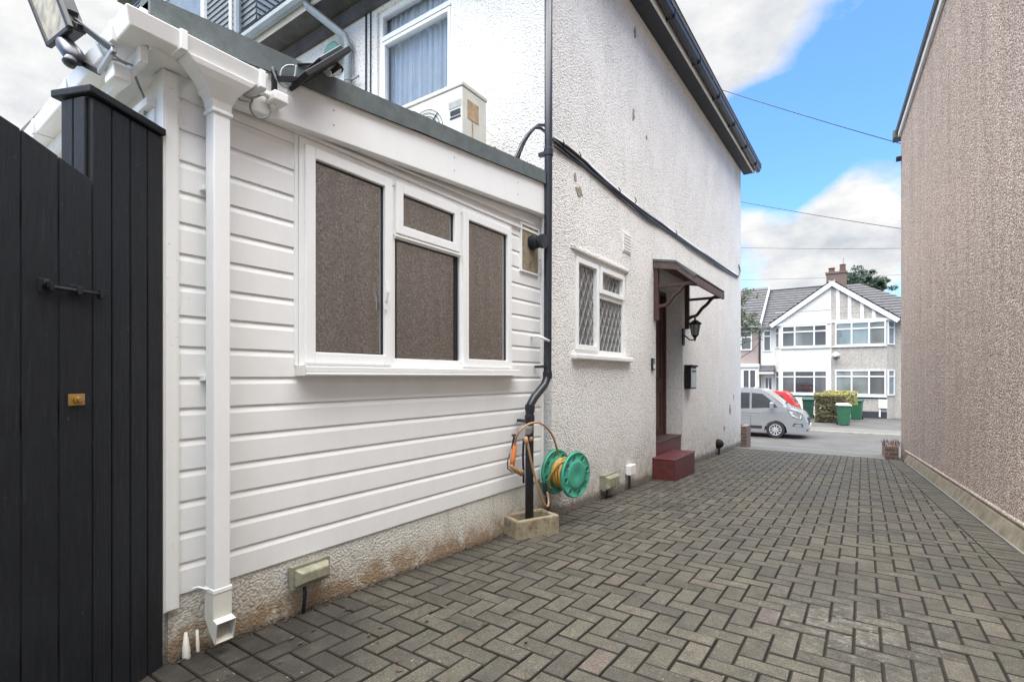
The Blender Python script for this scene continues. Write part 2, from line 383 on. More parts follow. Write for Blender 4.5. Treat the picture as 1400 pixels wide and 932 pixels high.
def courses(mb, A, B, C, D, n, t=.02, back=0):
    """lapped tile courses over the quad A B (bottom) D C (top)"""
    A, B, C, D = map(Vector, (A, B, C, D)); nn = (B-A).cross(D-A).normalized()
    prev = None
    for i in range(n):
        f0, f1 = i/n, (i+1)/n
        p, q = A.lerp(D, f0), B.lerp(C, f0); r, s_ = A.lerp(D, f1), B.lerp(C, f1)
        vs = [mb.bm.verts.new(x) for x in (p, q, q+nn*t, p+nn*t, s_, r)]
        mb.bm.faces.new((vs[0], vs[1], vs[2], vs[3])); mb.bm.faces.new((vs[3], vs[2], vs[4], vs[5]))
# ------------------------------------------------------------------ GROUND
def ground_sheet(x0, x1, ys, zoff, name, mat):
    mb = MB()
    for a, b in zip(ys, ys[1:]): mb.face([(x0, a, gz(a)+zoff), (x1, a, gz(a)+zoff), (x1, b, gz(b)+zoff), (x0, b, gz(b)+zoff)])
    bmesh.ops.remove_doubles(mb.bm, verts=mb.bm.verts, dist=1e-4)
    return mb.build(name, mat)
struct(ground_sheet(-250, 250, [-60, 0, 11.7, 14, 17, 18.4, 18.55, 20, 26, 26.02, 400], -.05, 'ground', 'dirt_ground'), 'bare brown soil ground under and around everything', 'ground')
def drive():
    mb = MB(); bm = mb.bm; u = .1025; g = .0034
    def block(x0, x1, y0, y1):
        x0 += g; x1 -= g; y0 += g; y1 -= g; e = .0042
        dz = random.gauss(0, .0012); tx, ty = random.gauss(0, .006), random.gauss(0, .006); cx, cy = (x0+x1)/2, (y0+y1)/2
        rings = []
        for ins, h in ((0, -.035), (0, -.0045), (e, 0)):
            rings.append([(x, y, gz(y)+h+dz+(x-cx)*tx+(y-cy)*ty+.004) for x, y in ((x0+ins, y0+ins), (x1-ins, y0+ins), (x1-ins, y1-ins), (x0+ins, y1-ins))])
        vr = [[bm.verts.new(p) for p in r] for r in rings]
        for a, b in zip(vr, vr[1:]):
            for i in range(4): j = (i+1) % 4; bm.faces.new((a[i], a[j], b[j], b[i]))
        bm.faces.new(vr[-1])
    X0 = -2.085; Y0 = -3.9
    NI, NJ = 38, 152
    for i in range(-1, NI):
        for j in range(-1, NJ):
            k = (i-j) % 4; x = X0+i*u; y = Y0+j*u
            if x > rwx(y)-.1: continue
            if k == 0: block(x, x+2*u, y, y+u)
            elif k == 3: block(x, x+u, y, y+2*u)
    def cut(co, no, sel=None):
        geom = bm.verts[:]+bm.edges[:]+bm.faces[:]
        bmesh.ops.bisect_plane(bm, geom=geom, plane_co=co, plane_no=no, clear_outer=True)
    dirx = Vector((-.0573, 1, 0)).normalized(); nr = Vector((dirx.y, -dirx.x, 0))
    cut(Vector((rwx(0)-.215, 0, 0)), nr); cut(Vector((X0, 0, 0)), Vector((-1, 0, 0))); cut(Vector((0, 11.66, 0)), Vector((0, 1, 0)))
    # soldier courses along both edges
    y = Y0
    while y < 11.6:
        block(X0-.205, X0-.002, y, y+u); y += u
    L = []
    y = Y0
    while y < 11.6:
        n0 = len(bm.verts); block(0, .205, y, y+u); bm.verts.ensure_lookup_table()
        for v in bm.verts[n0:]: v.co.x += rwx(y)-.211+(y-v.co.y)*.0573
        y += u
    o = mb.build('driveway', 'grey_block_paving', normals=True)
    struct(o, 'grey herringbone block paved driveway between the two houses', 'driveway')
drive()
b = ground_sheet(-2.31, 1.55, [-3.9, 0, 11.68], -.006, 'joint_bed', 'joint_sand'); struct(b, 'dark sandy bed showing in the joints between the grey paving blocks', 'bedding sand')
def xrow(name, x0, x1, y0, y1, z0, z1, mat, label, cat):
    mb = MB(); ys = [y0+(y1-y0)*i/8 for i in range(9)]
    mb.loft([[(x, y0, gz(y0)+z0), (x, y0, gz(y0)+z1)] + [(x, y, gz(y)+z1) for y in ys[1:]] + [(x, y1, gz(y1)+z0)] for x in (x0, x1)])
    return struct(mb.build(name, mat, bev=.01), label, cat)
xrow('kerb_strip', -2.6, .34, 11.69, 11.83, -.1, .012, 'pale_concrete', 'pale concrete edging across the mouth of the driveway', 'kerb')
struct(ground_sheet(-60, 60, [11.84, 12.5, 13.2, 14, 15, 16, 17, 18.4], .0, 'near_pavement', 'grey_pavement'), 'grey pavement sloping from the driveway down to the road', 'pavement')
xrow('near_kerb', -60, 60, 18.4, 18.54, -.2, .02, 'pale_concrete', 'pale kerb on the near side of the road', 'kerb')
struct(ground_sheet(-80, 80, [18.56, 20, 22, 24, 26], .004, 'road', 'asphalt'), 'worn grey asphalt road running past the driveway', 'road')
xrow('far_kerb', -60, 60, 26.0, 26.14, -.1, .015, 'pale_concrete', 'pale kerb on the far side of the road', 'kerb')
mb = MB(); mb.box(-60, 60, 26.15, 28.2, -1.3, -1.243); struct(mb.build('far_pavement', 'grey_pavement'), 'grey pavement in front of the houses across the road', 'pavement')
mb = MB(); mb.box(-60, 60, 28.21, 36.4, -1.3, -1.238); struct(mb.build('front_hardstanding', 'asphalt'), 'dark front yards of the houses across the road', 'front yard')

# ------------------------------------------------------------------ EXTENSION (white boarded)
XW = -2.3
ext = thing('rear_extension', 'single-storey extension clad in white horizontal boards with felt roof', 'extension', (-2.4, 2.3, -.08))
YA, YB = .915, 3.80
W = (1.478, 3.31, 1.125, 2.30)          # side window opening
def roofz(y): return 2.505+(y-.78)*.104
# boarding as lapped shiplap profile
mb = MB()
p = .1271; z = .2265; prof = []
while z < 2.34:
    prof += [(z, 0), (z+.094, 0), (z+.112, -.006), (z+.1262, -.011)]
    z += p
prof = [(min(zz, 2.35), n) for zz, n in prof]
def cladstrip(y0, y1, zlo, zhi):
    pr = [(zz, n) for zz, n in prof if zlo-1e-4 <= zz <= zhi+1e-4]
    def nat(zv):
        for (za, na), (zb, nb) in zip(prof, prof[1:]):
            if za <= zv <= zb and zb > za: return na+(nb-na)*(zv-za)/(zb-za)
        return 0
    if not pr or pr[0][0] > zlo+1e-3: pr = [(zlo, nat(zlo))]+pr
    if pr[-1][0] < zhi-1e-3: pr = pr+[(zhi, nat(zhi))]
    out = []
    for i, (zz, n) in enumerate(pr):
        out.append((zz, n))
        if i+1 < len(pr) and pr[i+1][1] > n and abs(pr[i+1][0]-zz) < .004: out.append((pr[i+1][0]-.0002, n))
    a = [mb.bm.verts.new((XW+n, y0, zz)) for zz, n in out]; b_ = [mb.bm.verts.new((XW+n, y1, zz)) for zz, n in out]
    for i in range(len(out)-1): mb.bm.faces.new((a[i], b_[i], b_[i+1], a[i+1]))
cladstrip(YA, W[0]-.001, .2265, 2.345); cladstrip(W[1]+.001, YB, .2265, 2.345)
cladstrip(W[0]-.001, W[1]+.001, .2265, W[2]); cladstrip(W[0]-.001, W[1]+.001, W[3], 2.345)
mb.build('cladding', 'white_plastic', ext, normals=False)
mb = MB(XF(XW)); rect_with_holes(mb, YA, YB, .2, 2.50, -.16, -.012, [(W[0], W[1], W[2], W[3])])
mb.box(YA, YB, -.14, -.005, 2.345, 2.48)
mb.box(-1, -1, 0, 0, 0, 0) if False else None
mb.build('side_wall', 'white_plastic', ext)
mb = MB(); mb.foot([(XW-.01, YA-.03), (XW-.012, YA+.12), (-4.6, YA+.22), (-4.6, YA+.06)], .2, 2.40); mb.build('rear_wall', 'white_plastic', ext)
mb = MB(XF(XW)); mb.box(.873, .932, -.08, .012, .175, 2.34); mb.box(.882, .925, .0122, .0145, .18, 2.335); mb.box(YB-.035, YB, -.01, .012, .2, 2.5); mb.build('corner_trim', 'white_plastic', ext, bev=.002)
mb = MB(); mb.loft([[(XW-.2, y, -.3), (XW-.018, y, -.3), (XW-.008, y, .225), (XW-.2, y, .225)] for y in (.90, 1.5, 2.2, 3.0, YB+.05)]); mb.build('plinth', 'dirty_plinth_render', ext)
# fascia that rises with the roof
mb = MB(); 
fb = [(1.0, 2.285), (1.287, 2.305), (2.4, 2.395), (3.80, 2.497)]
mb.loft([[(-2.285, y, zb), (-2.225, y, zb), (-2.225, y, roofz(y)-.055), (-2.285, y, roofz(y)-.055)] for y, zb in fb]); mb.build('fascia', 'white_plastic', ext, bev=.003)
mb = MB(); 
for y, zf in ((1.62, .33), (1.62, .7), (2.55, .33), (2.55, .7), (3.3, .33), (3.3, .7), (1.02, .45), (1.07, .45), (3.7, .5)):
    zb = 2.285+(y-1.0)*.076; zt = roofz(y)-.055; mb.lathe((-2.2255, y, zb+(zt-zb)*zf), (1, 0, 0), [(0, .0055), (.003, .004)], 8)
mb.build('fixing_screw', 'galvanised', ext)
# head strip just above the window
mb = MB(); mb.bar((-2.287, 1.30, 2.318), (-2.287, 3.7, 2.33), .012, .018); mb.bar((-2.283, 1.42, 2.345), (-2.283, 3.62, 2.40), .010, .010); mb.build('head_trim', 'white_plastic', ext)
# roof slab and felt edge
mb = MB(); mb.loft([[(-4.9, y, roofz(y)-.05), (xr_, y, roofz(y)-.05), (xr_, y, roofz(y)+.03), (-4.9, y, roofz(y)+.03)] for y, xr_ in ((.80, -2.225), (3.72, -2.225), (3.74, -2.31), (3.92, -2.31))]); mb.build('roof', 'roof_felt', ext)
mb = MB(); ys = [.80, 1.1, 1.6, 2.154, 2.16, 2.8, 3.5, 3.74]
mb.loft([[(-2.30, y, roofz(y)+.031), (-2.212, y, roofz(y)-.062+dx), (-2.205, y, roofz(y)-.062+dx), (-2.205, y, roofz(y)+.045+dx), (-2.30, y, roofz(y)+.06)] for y, dx in zip(ys, [0, .002, -.002, .002, .006, .001, .003, 0])]); mb.build('felt_edge', 'roof_felt', ext)
# soffit under the rear eave + boxed rear eave fascia
mb = MB(); mb.foot([(-2.20, .80), (-2.22, .96), (-4.9, 1.08), (-4.9, .90)], 2.345, 2.40); mb.foot([(-2.225, .775), (-2.225, .80), (-4.9, .91), (-4.9, .885)], 2.30, 2.50); mb.build('soffit', 'white_plastic', ext)
# side window
wf = MB(XF(XW)); frame(wf, W[0]-.012, W[1]-.01, W[2]+.045, W[3], .055, -.05, .016)
wf.box(W[0]+.565, W[0]+.615, -.05, .010, W[2]+.1, W[3]-.055); wf.box(W[0]+1.2, W[0]+1.25, -.05, .012, W[2]+.1, W[3]-.055)
win = wf.build('window', 'white_plastic', ext, bev=.003); win['label'] = 'wide white plastic window in the boarded side wall'
def sash(par, xf, a0, a1, z0, z1, w=.045, n0=-.03, n1=.028, pane='reflective_pane', mat='white_plastic'):
    s = MB(xf); frame(s, a0, a1, z0, z1, w, n0, n1)
    o = s.build('sash', mat, par, bev=.004)
    pz = MB(xf); pz.face([(a0+w-.004, n0+.022, z0+w-.004), (a1-w+.004, n0+.022, z0+w-.004), (a1-w+.004, n0+.022, z1-w+.004), (a0+w-.004, n0+.022, z1-w+.004)])
    return o, pz
gl = []
xf = XF(XW)
P1 = (ax(414, 195, XW).y, ax(533, 245, XW).y); 
sashes = [(1.49, 2.055, 1.185, 2.27), (2.085, 2.665, 1.965, 2.27), (2.70, 3.285, 1.185, 2.27)]
sp = MB(xf); gk = MB(xf)
for i, (a0, a1, z0, z1) in enumerate(sashes):
    s = MB(xf); frame(s, a0, a1, z0, z1, .056, -.03, .032); so = s.build('sash', 'white_plastic', win, bev=.004)
    w = .052; sp.face([(a0+w, .004, z0+w), (a1-w, .004, z0+w), (a1-w, .004, z1-w), (a0+w, .004, z1-w)]); frame(gk, a0+.056, a1-.056, z0+.056, z1-.056, .005, .0, .012)
frame(gk, 2.095, 2.655, 1.20, 1.94, .006, -.02, .0145); wf2 = MB(xf); wf2.box(2.08, 2.68, -.04, .02, 1.935, 1.968); wf2.box(2.08, 2.68, .0, .03, 1.945, 1.958); wf2.build('transom', 'white_plastic', win, bev=.003)
sp.face([(2.093, -.004, 1.20), (2.657, -.004, 1.20), (2.657, -.004, 1.94), (2.093, -.004, 1.94)])
sp.build('pane', 'reflective_pane', win, normals=False); gk.build('gasket', 'black_plastic', win)
mb = MB(xf); mb.box(W[0]-.02, W[1]+.03, -.02, .075, W[2]+.012, W[2]+.044); mb.box(W[0]-.02, W[1]+.03, .055, .078, W[2]-.002, W[2]+.0115); mb.build('sill', 'white_plastic', win, bev=.004)
mb = MB(xf); mb.box(W[0]-.026, W[0]-.0205, -.02, .08, W[2]-.004, W[2]+.046); mb.build('sill_end_cap', 'cream_plastic', win)
hp = MB(xf); hp.box(1.985, 2.003, .033, .043, 1.50, 1.56); hp.tube([XF(XW)(1.994, .045, 1.55), XF(XW)(1.992, .06, 1.60), XF(XW)(1.990, .055, 1.665)], [.008, .008, .005], 8); hp.build('handle', 'white_plastic', win, bev=.002)
# window architrave line on the boards
mb = MB(xf); mb.box(W[0]-.032, W[0]-.014, -.01, .006, W[2]+.045, W[3]+.02); mb.box(W[0]-.013, W[1]+.01, -.01, .006, W[3]+.001, W[3]+.02); mb.box(W[1]-.0095, W[1]+.012, -.01, .004, W[2]+.045, W[3]); mb.build('architrave', 'white_plastic', win)
# rear window, seen past the gate post
xr = PF((-2.3, YA-.035), (-4.6, YA+.055)); 
mb = MB(lambda a, n, z: Vector((-2.32-a, YA-.032+a*.04-n, z)))
frame(mb, .03, 1.1, 1.2, 2.20, .05, -.03, .02); mb.box(.03, 1.1, .0, .045, 2.201, 2.235); mb.box(.30, .36, -.03, .03, 1.25, 2.15); rw = mb.build('rear_window', 'white_plastic', ext, bev=.003)
mb = MB(lambda a, n, z: Vector((-2.32-a, YA-.032+a*.04-n, z))); mb.face([(.08, .005, 1.25), (1.05, .005, 1.25), (1.05, .005, 2.15), (.08, .005, 2.15)]); mb.build('pane', 'net_curtain_pane', rw, normals=False)

# gutter: square white profile along the rear eave, round the corner to the outlet
gt = thing('white_gutter', 'white square-section gutter wrapping the corner of the boarded extension', 'gutter', (-2.14, .75, 2.42))
def gut(mb, pts, w=.105, h=.062):
    pass
mb = MB()
zt, zb = 2.425, 2.358
ring = lambda p, d, zo=0: None
# plan corner points of outer and inner edge
o1, o2, o3 = Vector((-4.9, .79)), Vector((-2.118, .695)), Vector((-2.118, 1.215))
i1, i2, i3 = Vector((-4.9, .885)), Vector((-2.215, .79)), Vector((-2.215, 1.215))
mb.loft([[(o.x, o.y, zt), (o.x+(i.x-o.x)*.16, o.y+(i.y-o.y)*.16, zb), (i.x, i.y, zb), (i.x, i.y, zt-.01)] for o, i in ((o1, i1), (o2, i2), (o3, i3))])
mb.build('gutter_trough', 'white_plastic', gt, bev=.006)
mb = MB()
for y in (.865, 1.172): mb.box(-2.222, -2.112, y, y+.026, 2.352, 2.4285)
for x in (-2.30, -2.9, -3.5): 
    yo = .695+(-2.118-x)*.034; mb.box(x, x+.03, yo-.002, yo+.10, 2.353, 2.427)
mb.build('gutter_bracket', 'white_plastic', gt, bev=.003)
mb = MB()   # outlet bell that narrows down into the pipe
yc = 1.056
for_r = []
for zz, hw, xo, xi in ((2.357, .135, -2.121, -2.214), (2.335, .115, -2.126, -2.216), (2.31, .085, -2.140, -2.225), (2.28, .058, -2.160, -2.24), (2.25, .042, -2.180, -2.252), (2.215, .036, -2.192, -2.262)):
    yk = yc-.03*(zz-2.215)/.142
    for_r.append([(xo, yk-hw, zz), (xo, yk+hw, zz), (xi, yk+hw, zz), (xi, yk-hw, zz)])
mb.loft(for_r); mb.box(-2.268, -2.186, yc-.042, yc+.042, 2.205, 2.222); mb.build('gutter_outlet', 'white_plastic', gt, bev=.004)
mb = MB()
mb.tube([(-2.16, 1.10, 2.35), (-2.165, 1.10, 2.30), (-2.17, 1.115, 2.285), (-2.18, 1.16, 2.30)], .004, 6); mb.build('gutter_clip_wire', 'grey_plastic', gt)
dp = thing('white_downpipe', 'white square downpipe on the boarded side wall near the black gate', 'downpipe', (-2.2, 1.045, .1))
mb = MB(); mb.box(-2.266, -2.194, yc-.034, yc+.034, .24, 2.21); mb.build('pipe', 'white_plastic', dp, bev=.006)
mb = MB(); mb.box(-2.271, -2.189, yc-.039, yc+.039, .222, .24); mb.tube([(-2.288, yc-.075, .238), (-2.27, yc-.06, .245), (-2.235, yc-.038, .235)], .005, 6); mb.build('pipe_clip', 'white_plastic', dp, bev=.002)
mb = MB()  # shoe: square spout angled out, open end
sh = [[(-2.264, yc-.035, .221), (-2.193, yc-.035, .221), (-2.193, yc+.035, .221), (-2.264, yc+.035, .221)],
      [(-2.264, yc-.035, .105), (-2.193, yc-.035, .118), (-2.193, yc+.035, .118), (-2.264, yc+.035, .105)],
      [(-2.178, yc-.037, .022), (-2.160, yc-.037, .108), (-2.160, yc+.037, .108), (-2.178, yc+.037, .022)]]
mb.loft(sh, cap=False); o = mb.build('shoe', 'cream_plastic', dp); m = o.modifiers.new('t', 'SOLIDIFY'); m.thickness = .005; m.offset = 0
for zz in (1.9, 1.1):
    mb = MB(); mb.box(-2.3, -2.267, yc-.042, yc+.042, zz, zz+.02); mb.build('pipe_clip', 'white_plastic', dp)
# flue plate
fl = thing('boiler_flue', 'short black round boiler flue poking out of a stained square plate', 'flue', (-2.28, 3.56, 2.2))
mb = MB(XF(XW)); mb.box(3.452, 3.705, -.01, .012, 1.99, 2.36); mb.build('backing_plate', 'mossy_stone', fl, bev=.002)
mb = MB(XF(XW)); frame(mb, 3.437, 3.72, 1.975, 2.375, .015, -.01, .018); mb.build('plate_frame', 'white_plastic', fl, bev=.002)
mb = MB(); mb.lathe((-2.287, 3.60, 2.235), (1, 0, 0), [(0, .062), (.015, .062), (.016, .050), (.075, .050), (.076, .042), (.095, .042), (.096, .058), (.125, .058), (.126, .02)], 24); mb.build('flue_terminal', 'black_plastic', fl)
# overflow pipe
mb = MB(); mb.tube([(-2.31, 3.62, 1.455), (-2.22, 3.61, 1.455), (-2.205, 3.615, 1.445), (-2.17, 3.69, 1.415)], .0115, 10); tag(mb.build('overflow_pipe', 'white_plastic', smooth=True), 'thin white overflow pipe poking from the boards beside the black downpipe', 'pipe')

# ------------------------------------------------------------------ MAIN HOUSE
hs = thing('main_house', 'two-storey house in white roughcast with brown porch and dark roof edge', 'house', (-5, 8, -.3))
XH = -2.285; YH = 3.93; YE = 12.45
DO = (6.70, 7.93, -.02, 2.42); WO = (4.37, 5.665, 1.34, 2.33)
def eavez(y): return 5.54+(y-4)*.031
mb = MB(XF(XH)); rect_with_holes(mb, YH, YE, -.9, 6.0, -.28, 0, [DO, WO]); mb.build('side_wall', 'white_roughcast', hs)
RWn = (-4.60, -3.44, 3.58, 5.3)
mb = MB(YF(YH)); rect_with_holes(mb, -8.8, XH-.282, -.5, 5.75, -.28, 0, [RWn, (-6.6, -5.72, 4.4, 5.12)]); mb.box(XH-.281, XH-.001, -.28, -.002, -.5, 5.75)
mb.build('rear_wall', 'white_roughcast', hs)
mb = MB(); mb.box(-9, XH-.285, YE-.3, YE-.02, -.9, 5.9); mb.build('front_wall', 'white_roughcast', hs)
mb = MB(); mb.box(-9, -8.7, YH+.3, YE-.3, -.9, 5.8); mb.build('party_wall', 'white_roughcast', hs)
# hipped roof
rf = MB(); e0 = (-1.93, 3.52, eavez(3.5)+.16); e1 = (-1.93, YE+.42, eavez(YE)+.16); e2 = (-8.6, YE+.42, eavez(YE)+.16); e3 = (-7.05, 3.52, eavez(3.5)+.16)
rd0 = (-5.2, 6.8, 8.4); rd1 = (-5.2, 9.4, 8.4)
courses(rf, e0, e1, rd1, rd0, 22); courses(rf, e1, e2, (-7, 9.4, 8.4), rd1, 22); courses(rf, e3, e0, rd0, (-7.05, 6.8, 8.4), 22)
rf.build('roof', 'dark_tiles', hs)
# eaves on the drive side: dark soffit, white gutter line, dark tile edge
def eave_run(x0, x1, ya, yb, z0, z1, mat, name, bev=.004):
    mb = MB(); mb.loft([[(x0, y, eavez(y)+z0), (x1, y, eavez(y)+z0), (x1, y, eavez(y)+z1), (x0, y, eavez(y)+z1)] for y in (ya, (ya+yb)/2, yb)]); return mb.build(name, mat, hs, bev=bev)
eave_run(-2.284, -2.085, 3.6, YE+.34, -.012, .008, 'black_band', 'soffit')
eave_run(-2.084, -2.055, 3.55, YE+.37, -.018, .075, 'white_paint', 'fascia')
mb = MB()
for s_ in (0,):
    rr = []
    for y in (3.5, 8, YE+.42):
        z = eavez(y)+.05
        rr.append([(-2.052, y, z+.035), (-2.045, y, z-.01), (-2.02, y, z-.045), (-1.98, y, z-.05), (-1.945, y, z-.02), (-1.935, y, z+.035)])
    mb.loft(rr)
mb.build('side_gutter', 'black_plastic', hs)
eave_run(-2.03, -1.925, 3.45, YE+.45, .088, .155, 'dark_tiles', 'tile_edge')
mb = MB()
for y in (4.2, 5.3, 6.4, 7.6, 8.8, 10, 11.2, 12.3): mb.box(-2.054, -1.93, y, y+.03, eavez(y)-.004, eavez(y)+.086)
mb.build('gutter_bracket', 'black_plastic', hs)
# rear eave: gutter along X over the rear wall
mb = MB(); ze = eavez(3.5)
mb.loft([[(x, 3.50, ze+.13), (x, 3.495, ze+.07), (x, 3.52, ze+.03), (x, 3.57, ze+.03), (x, 3.60, ze+.07), (x, 3.60, ze+.13)] for x in (-7.05, -2.0)]); mb.build('rear_gutter', 'grey_plastic', hs)
mb = MB(); mb.box(-7.0, -2.09, 3.605, 3.63, ze-.0, ze+.13); mb.build('rear_fascia', 'white_paint', hs)
mb = MB(); mb.box(-7.0, -2.09, 3.632, YH-.002, ze-.005, ze+.015); mb.box(-7.0, -2.3, YH-.05, YH-.003, ze-.18, ze-.02); mb.build('rear_soffit', 'dark_tiles', hs)
# rear window with curtain
xf = YF(YH); wf = MB(xf); frame(wf, RWn[0], RWn[1], RWn[2], RWn[3], .06, -.10, -.03); wf.box(RWn[0]+.06, RWn[1]-.06, -.10, -.028, 4.955, 5.015); wf.box(RWn[0]+.06, RWn[1]-.06, -.03, -.012, 4.945, 4.965)
frame(wf, RWn[0]+.062, RWn[1]-.062, RWn[2]+.062, 4.94, .04, -.09, -.02)
rwin = wf.build('rear_window', 'white_plastic', hs, bev=.004)
mb = MB(xf); mb.face([(RWn[0]+.06, -.06, RWn[2]+.06), (RWn[1]-.06, -.06, RWn[2]+.06), (RWn[1]-.06, -.06, RWn[3]-.06), (RWn[0]+.06, -.06, RWn[3]-.06)]); mb.build('pane', 'clear_pane', rwin, normals=False)
mb = MB(); n = 150; va = []; 
for i in range(n+1):
    x = RWn[0]+.02+(RWn[1]-RWn[0]-.04)*i/n; y = YH+.17+.022*math.sin(i*.62+.6*math.sin(i*.11))+.008*math.sin(i*1.7)
    va.append((mb.bm.verts.new((x, y, 3.5)), mb.bm.verts.new((x+.01*math.sin(i*.3), y+.01*math.sin(i*.4), 5.3))))
for p_, q_ in zip(va, va[1:]): mb.bm.faces.new((p_[0], q_[0], q_[1], p_[1]))
mb.build('net_curtain', 'net_curtain', rwin, smooth=True, normals=False)
mb = MB(); mb.box(-6.6, -2.7, YH+.30, YH+2.4, 2.9, 5.4); 
for f in list(mb.bm.faces):
    if abs(f.calc_center_median().y-(YH+.30)) < .01: mb.bm.faces.remove(f)
mb.build('upstairs_room', 'grey_blind_pane', hs, normals=False)
# small rear window
wf = MB(xf); frame(wf, -6.6, -5.72, 4.4, 5.12, .06, -.10, .01); sw = wf.build('small_window', 'white_plastic', hs, bev=.004)
mb = MB(xf); mb.face([(-6.55, -.05, 4.45), (-5.77, -.05, 4.45), (-5.77, -.05, 5.07), (-6.55, -.05, 5.07)]); mb.build('pane', 'grey_blind_pane', sw, normals=False)
for px_, py_, w_, h_, sd_ in ((868, 45, .05, .10, 1), (866, 158, .05, .13, 2), (792, 262, .10, .07, 3), (786, 242, .05, .06, 4), (915, 478, .09, .07, 5), (998, 560, .10, .16, 6), (990, 585, .12, .08, 7), (1003, 542, .05, .10, 8), (884, 188, .03, .05, 10)):
    q_ = ax(px_, py_, XH); rn_ = random.Random(sd_); mb = MB()
    ring_ = [(q_.y+w_*math.cos(k*math.pi/6)*rn_.uniform(.35, 1), q_.z+h_*math.sin(k*math.pi/6)*rn_.uniform(.35, 1)) for k in range(12)]
    mb.loft([[(XH-.004, y_, z_) for y_, z_ in ring_], [(XH+.0055, q_.y+(y_-q_.y)*.9, q_.z+(z_-q_.z)*.9) for y_, z_ in ring_]]); mb.build('bare_patch', 'bare_render', hs)
# leaded side window
xf = XF(XH); wf = MB(xf); a0, a1, z0, z1 = WO; mv = ax(818, 400, XH-.02).y
frame(wf, a0, a1, z0, z1, .055, -.10, -.02); wf.box(mv-.03, mv+.03, -.10, -.018, z0+.055, z1-.055)
lw_ = wf.build('leaded_window', 'white_plastic', hs, bev=.004); lw_['label'] = 'white side window with diamond leaded panes'
s = MB(xf); frame(s, a0+.045, mv-.02, z0+.045, z1-.045, .05, -.07, .0); s.build('sash', 'white_plastic', lw_, bev=.004)
s = MB(xf); tz = 2.0; frame(s, mv+.022, a1-.045, tz, z1-.045, .05, -.07, .002); s.box(mv+.03, a1-.055, -.10, -.02, tz-.05, tz-.001); s.build('vent_sash', 'white_plastic', lw_, bev=.004)
pn = MB(xf); pn.face([(a0+.05, -.045, z0+.05), (a1-.05, -.045, z0+.05), (a1-.05, -.045, z1-.05), (a0+.05, -.045, z1-.05)]); pn.build('pane', 'dark_pane', lw_, normals=False)
ld = MB(xf)
def leads(A0, A1, Z0, Z1, dx=.105, dz=.19):
    # diamond lattice clipped to the pane
    k = -12
    for sgn in (1, -1):
        for k in range(-14, 22):
            # line: (a-A0)/dx - sgn*(z-Z0)/dz = k
            pts = []
            for a in (A0, A1):
                z = Z0+sgn*((a-A0)/dx-k)*dz
                if Z0 <= z <= Z1: pts.append((a, z))
            for z in (Z0, Z1):
                a = A0+(k+sgn*(z-Z0)/dz)*dx
                if A0 < a < A1: pts.append((a, z))
            if len(pts) >= 2:
                (p0, q0), (p1, q1) = pts[0], pts[1]
                if abs(p0-p1)+abs(q0-q1) > .02: ld.bar(xf(p0, -.040, q0), xf(p1, -.040, q1), .005, .004, up=(1, 0, 0))
leads(a0+.10, mv-.075, z0+.10, z1-.10); leads(mv+.035, a1-.06, z0+.06, tz-.055); leads(mv+.075, a1-.10, tz+.055, z1-.10)
ld.build('lead_lattice', 'galvanised', lw_)
mb = MB(xf); mb.box(a0-.07, a1+.10, -.1, .055, z0-.055, z0-.002); mb.build('sill', 'white_paint', lw_, bev=.012)
mb = MB(xf); mb.box(a0-.08, a1+.05, -.02, .02, z1+.004, z1+.05); mb.build('lintel', 'white_roughcast', lw_, bev=.012)
# vent brick
vb = thing('air_vent', 'small white slotted air vent high in the roughcast above the leaded window', 'vent', (XH, 5.7, 2.6))
mb = MB(xf); c0, c1 = ax(851, 325, XH), ax(860, 348, XH)
mb.box(c0.y, c0.y+.24, -.01, .012, c1.z, c1.z+.24); mb.build('vent_plate', 'white_paint', vb, bev=.003)
mb = MB(xf)
for i in range(6): mb.box(c0.y+.02, c0.y+.22, .0125, .02, c1.z+.02+i*.036, c1.z+.037+i*.036)
mb.build('louvres', 'white_plastic', vb)
# door recess
mb = MB(); mb.box(-2.66, -2.60, DO[0]-.1, DO[1]+.1, -.3, 2.5); o = mb.build('porch_back', 'dark_wood_door', hs)
dr = MB(XF(-2.595)); a0, a1 = DO[0]+.12, DO[1]-.06
dr.box(a0, a1, 0, .03, .17, 2.18); 
door = dr.build('front_door', 'dark_wood_door', hs, bev=.004)
dr = MB(XF(-2.595))
for (u0, u1, w0, w1) in ((.12, .48, .12, .75), (.56, .92, .12, .75), (.12, .48, .9, 1.85), (.56, .92, .9, 1.85)): frame(dr, a0+u0, a0+u1, .17+w0, .17+w1, .03, .03, .045)
dr.build('door_moulding', 'brown_wood', door, bev=.004)
mb = MB(XF(-2.595)); frame(mb, DO[0], DO[1]+.0, .04, 2.42, .06, 0, .06); mb.build('door_frame', 'brown_wood', hs, bev=.004)
mb = MB(); mb.lathe((-2.565, a0+.10, 1.15), (1, 0, 0), [(0, .028), (.01, .028), (.012, .012), (.04, .012), (.045, .028), (.065, .02)], 16); mb.build('door_knob', 'brass', door, smooth=True)
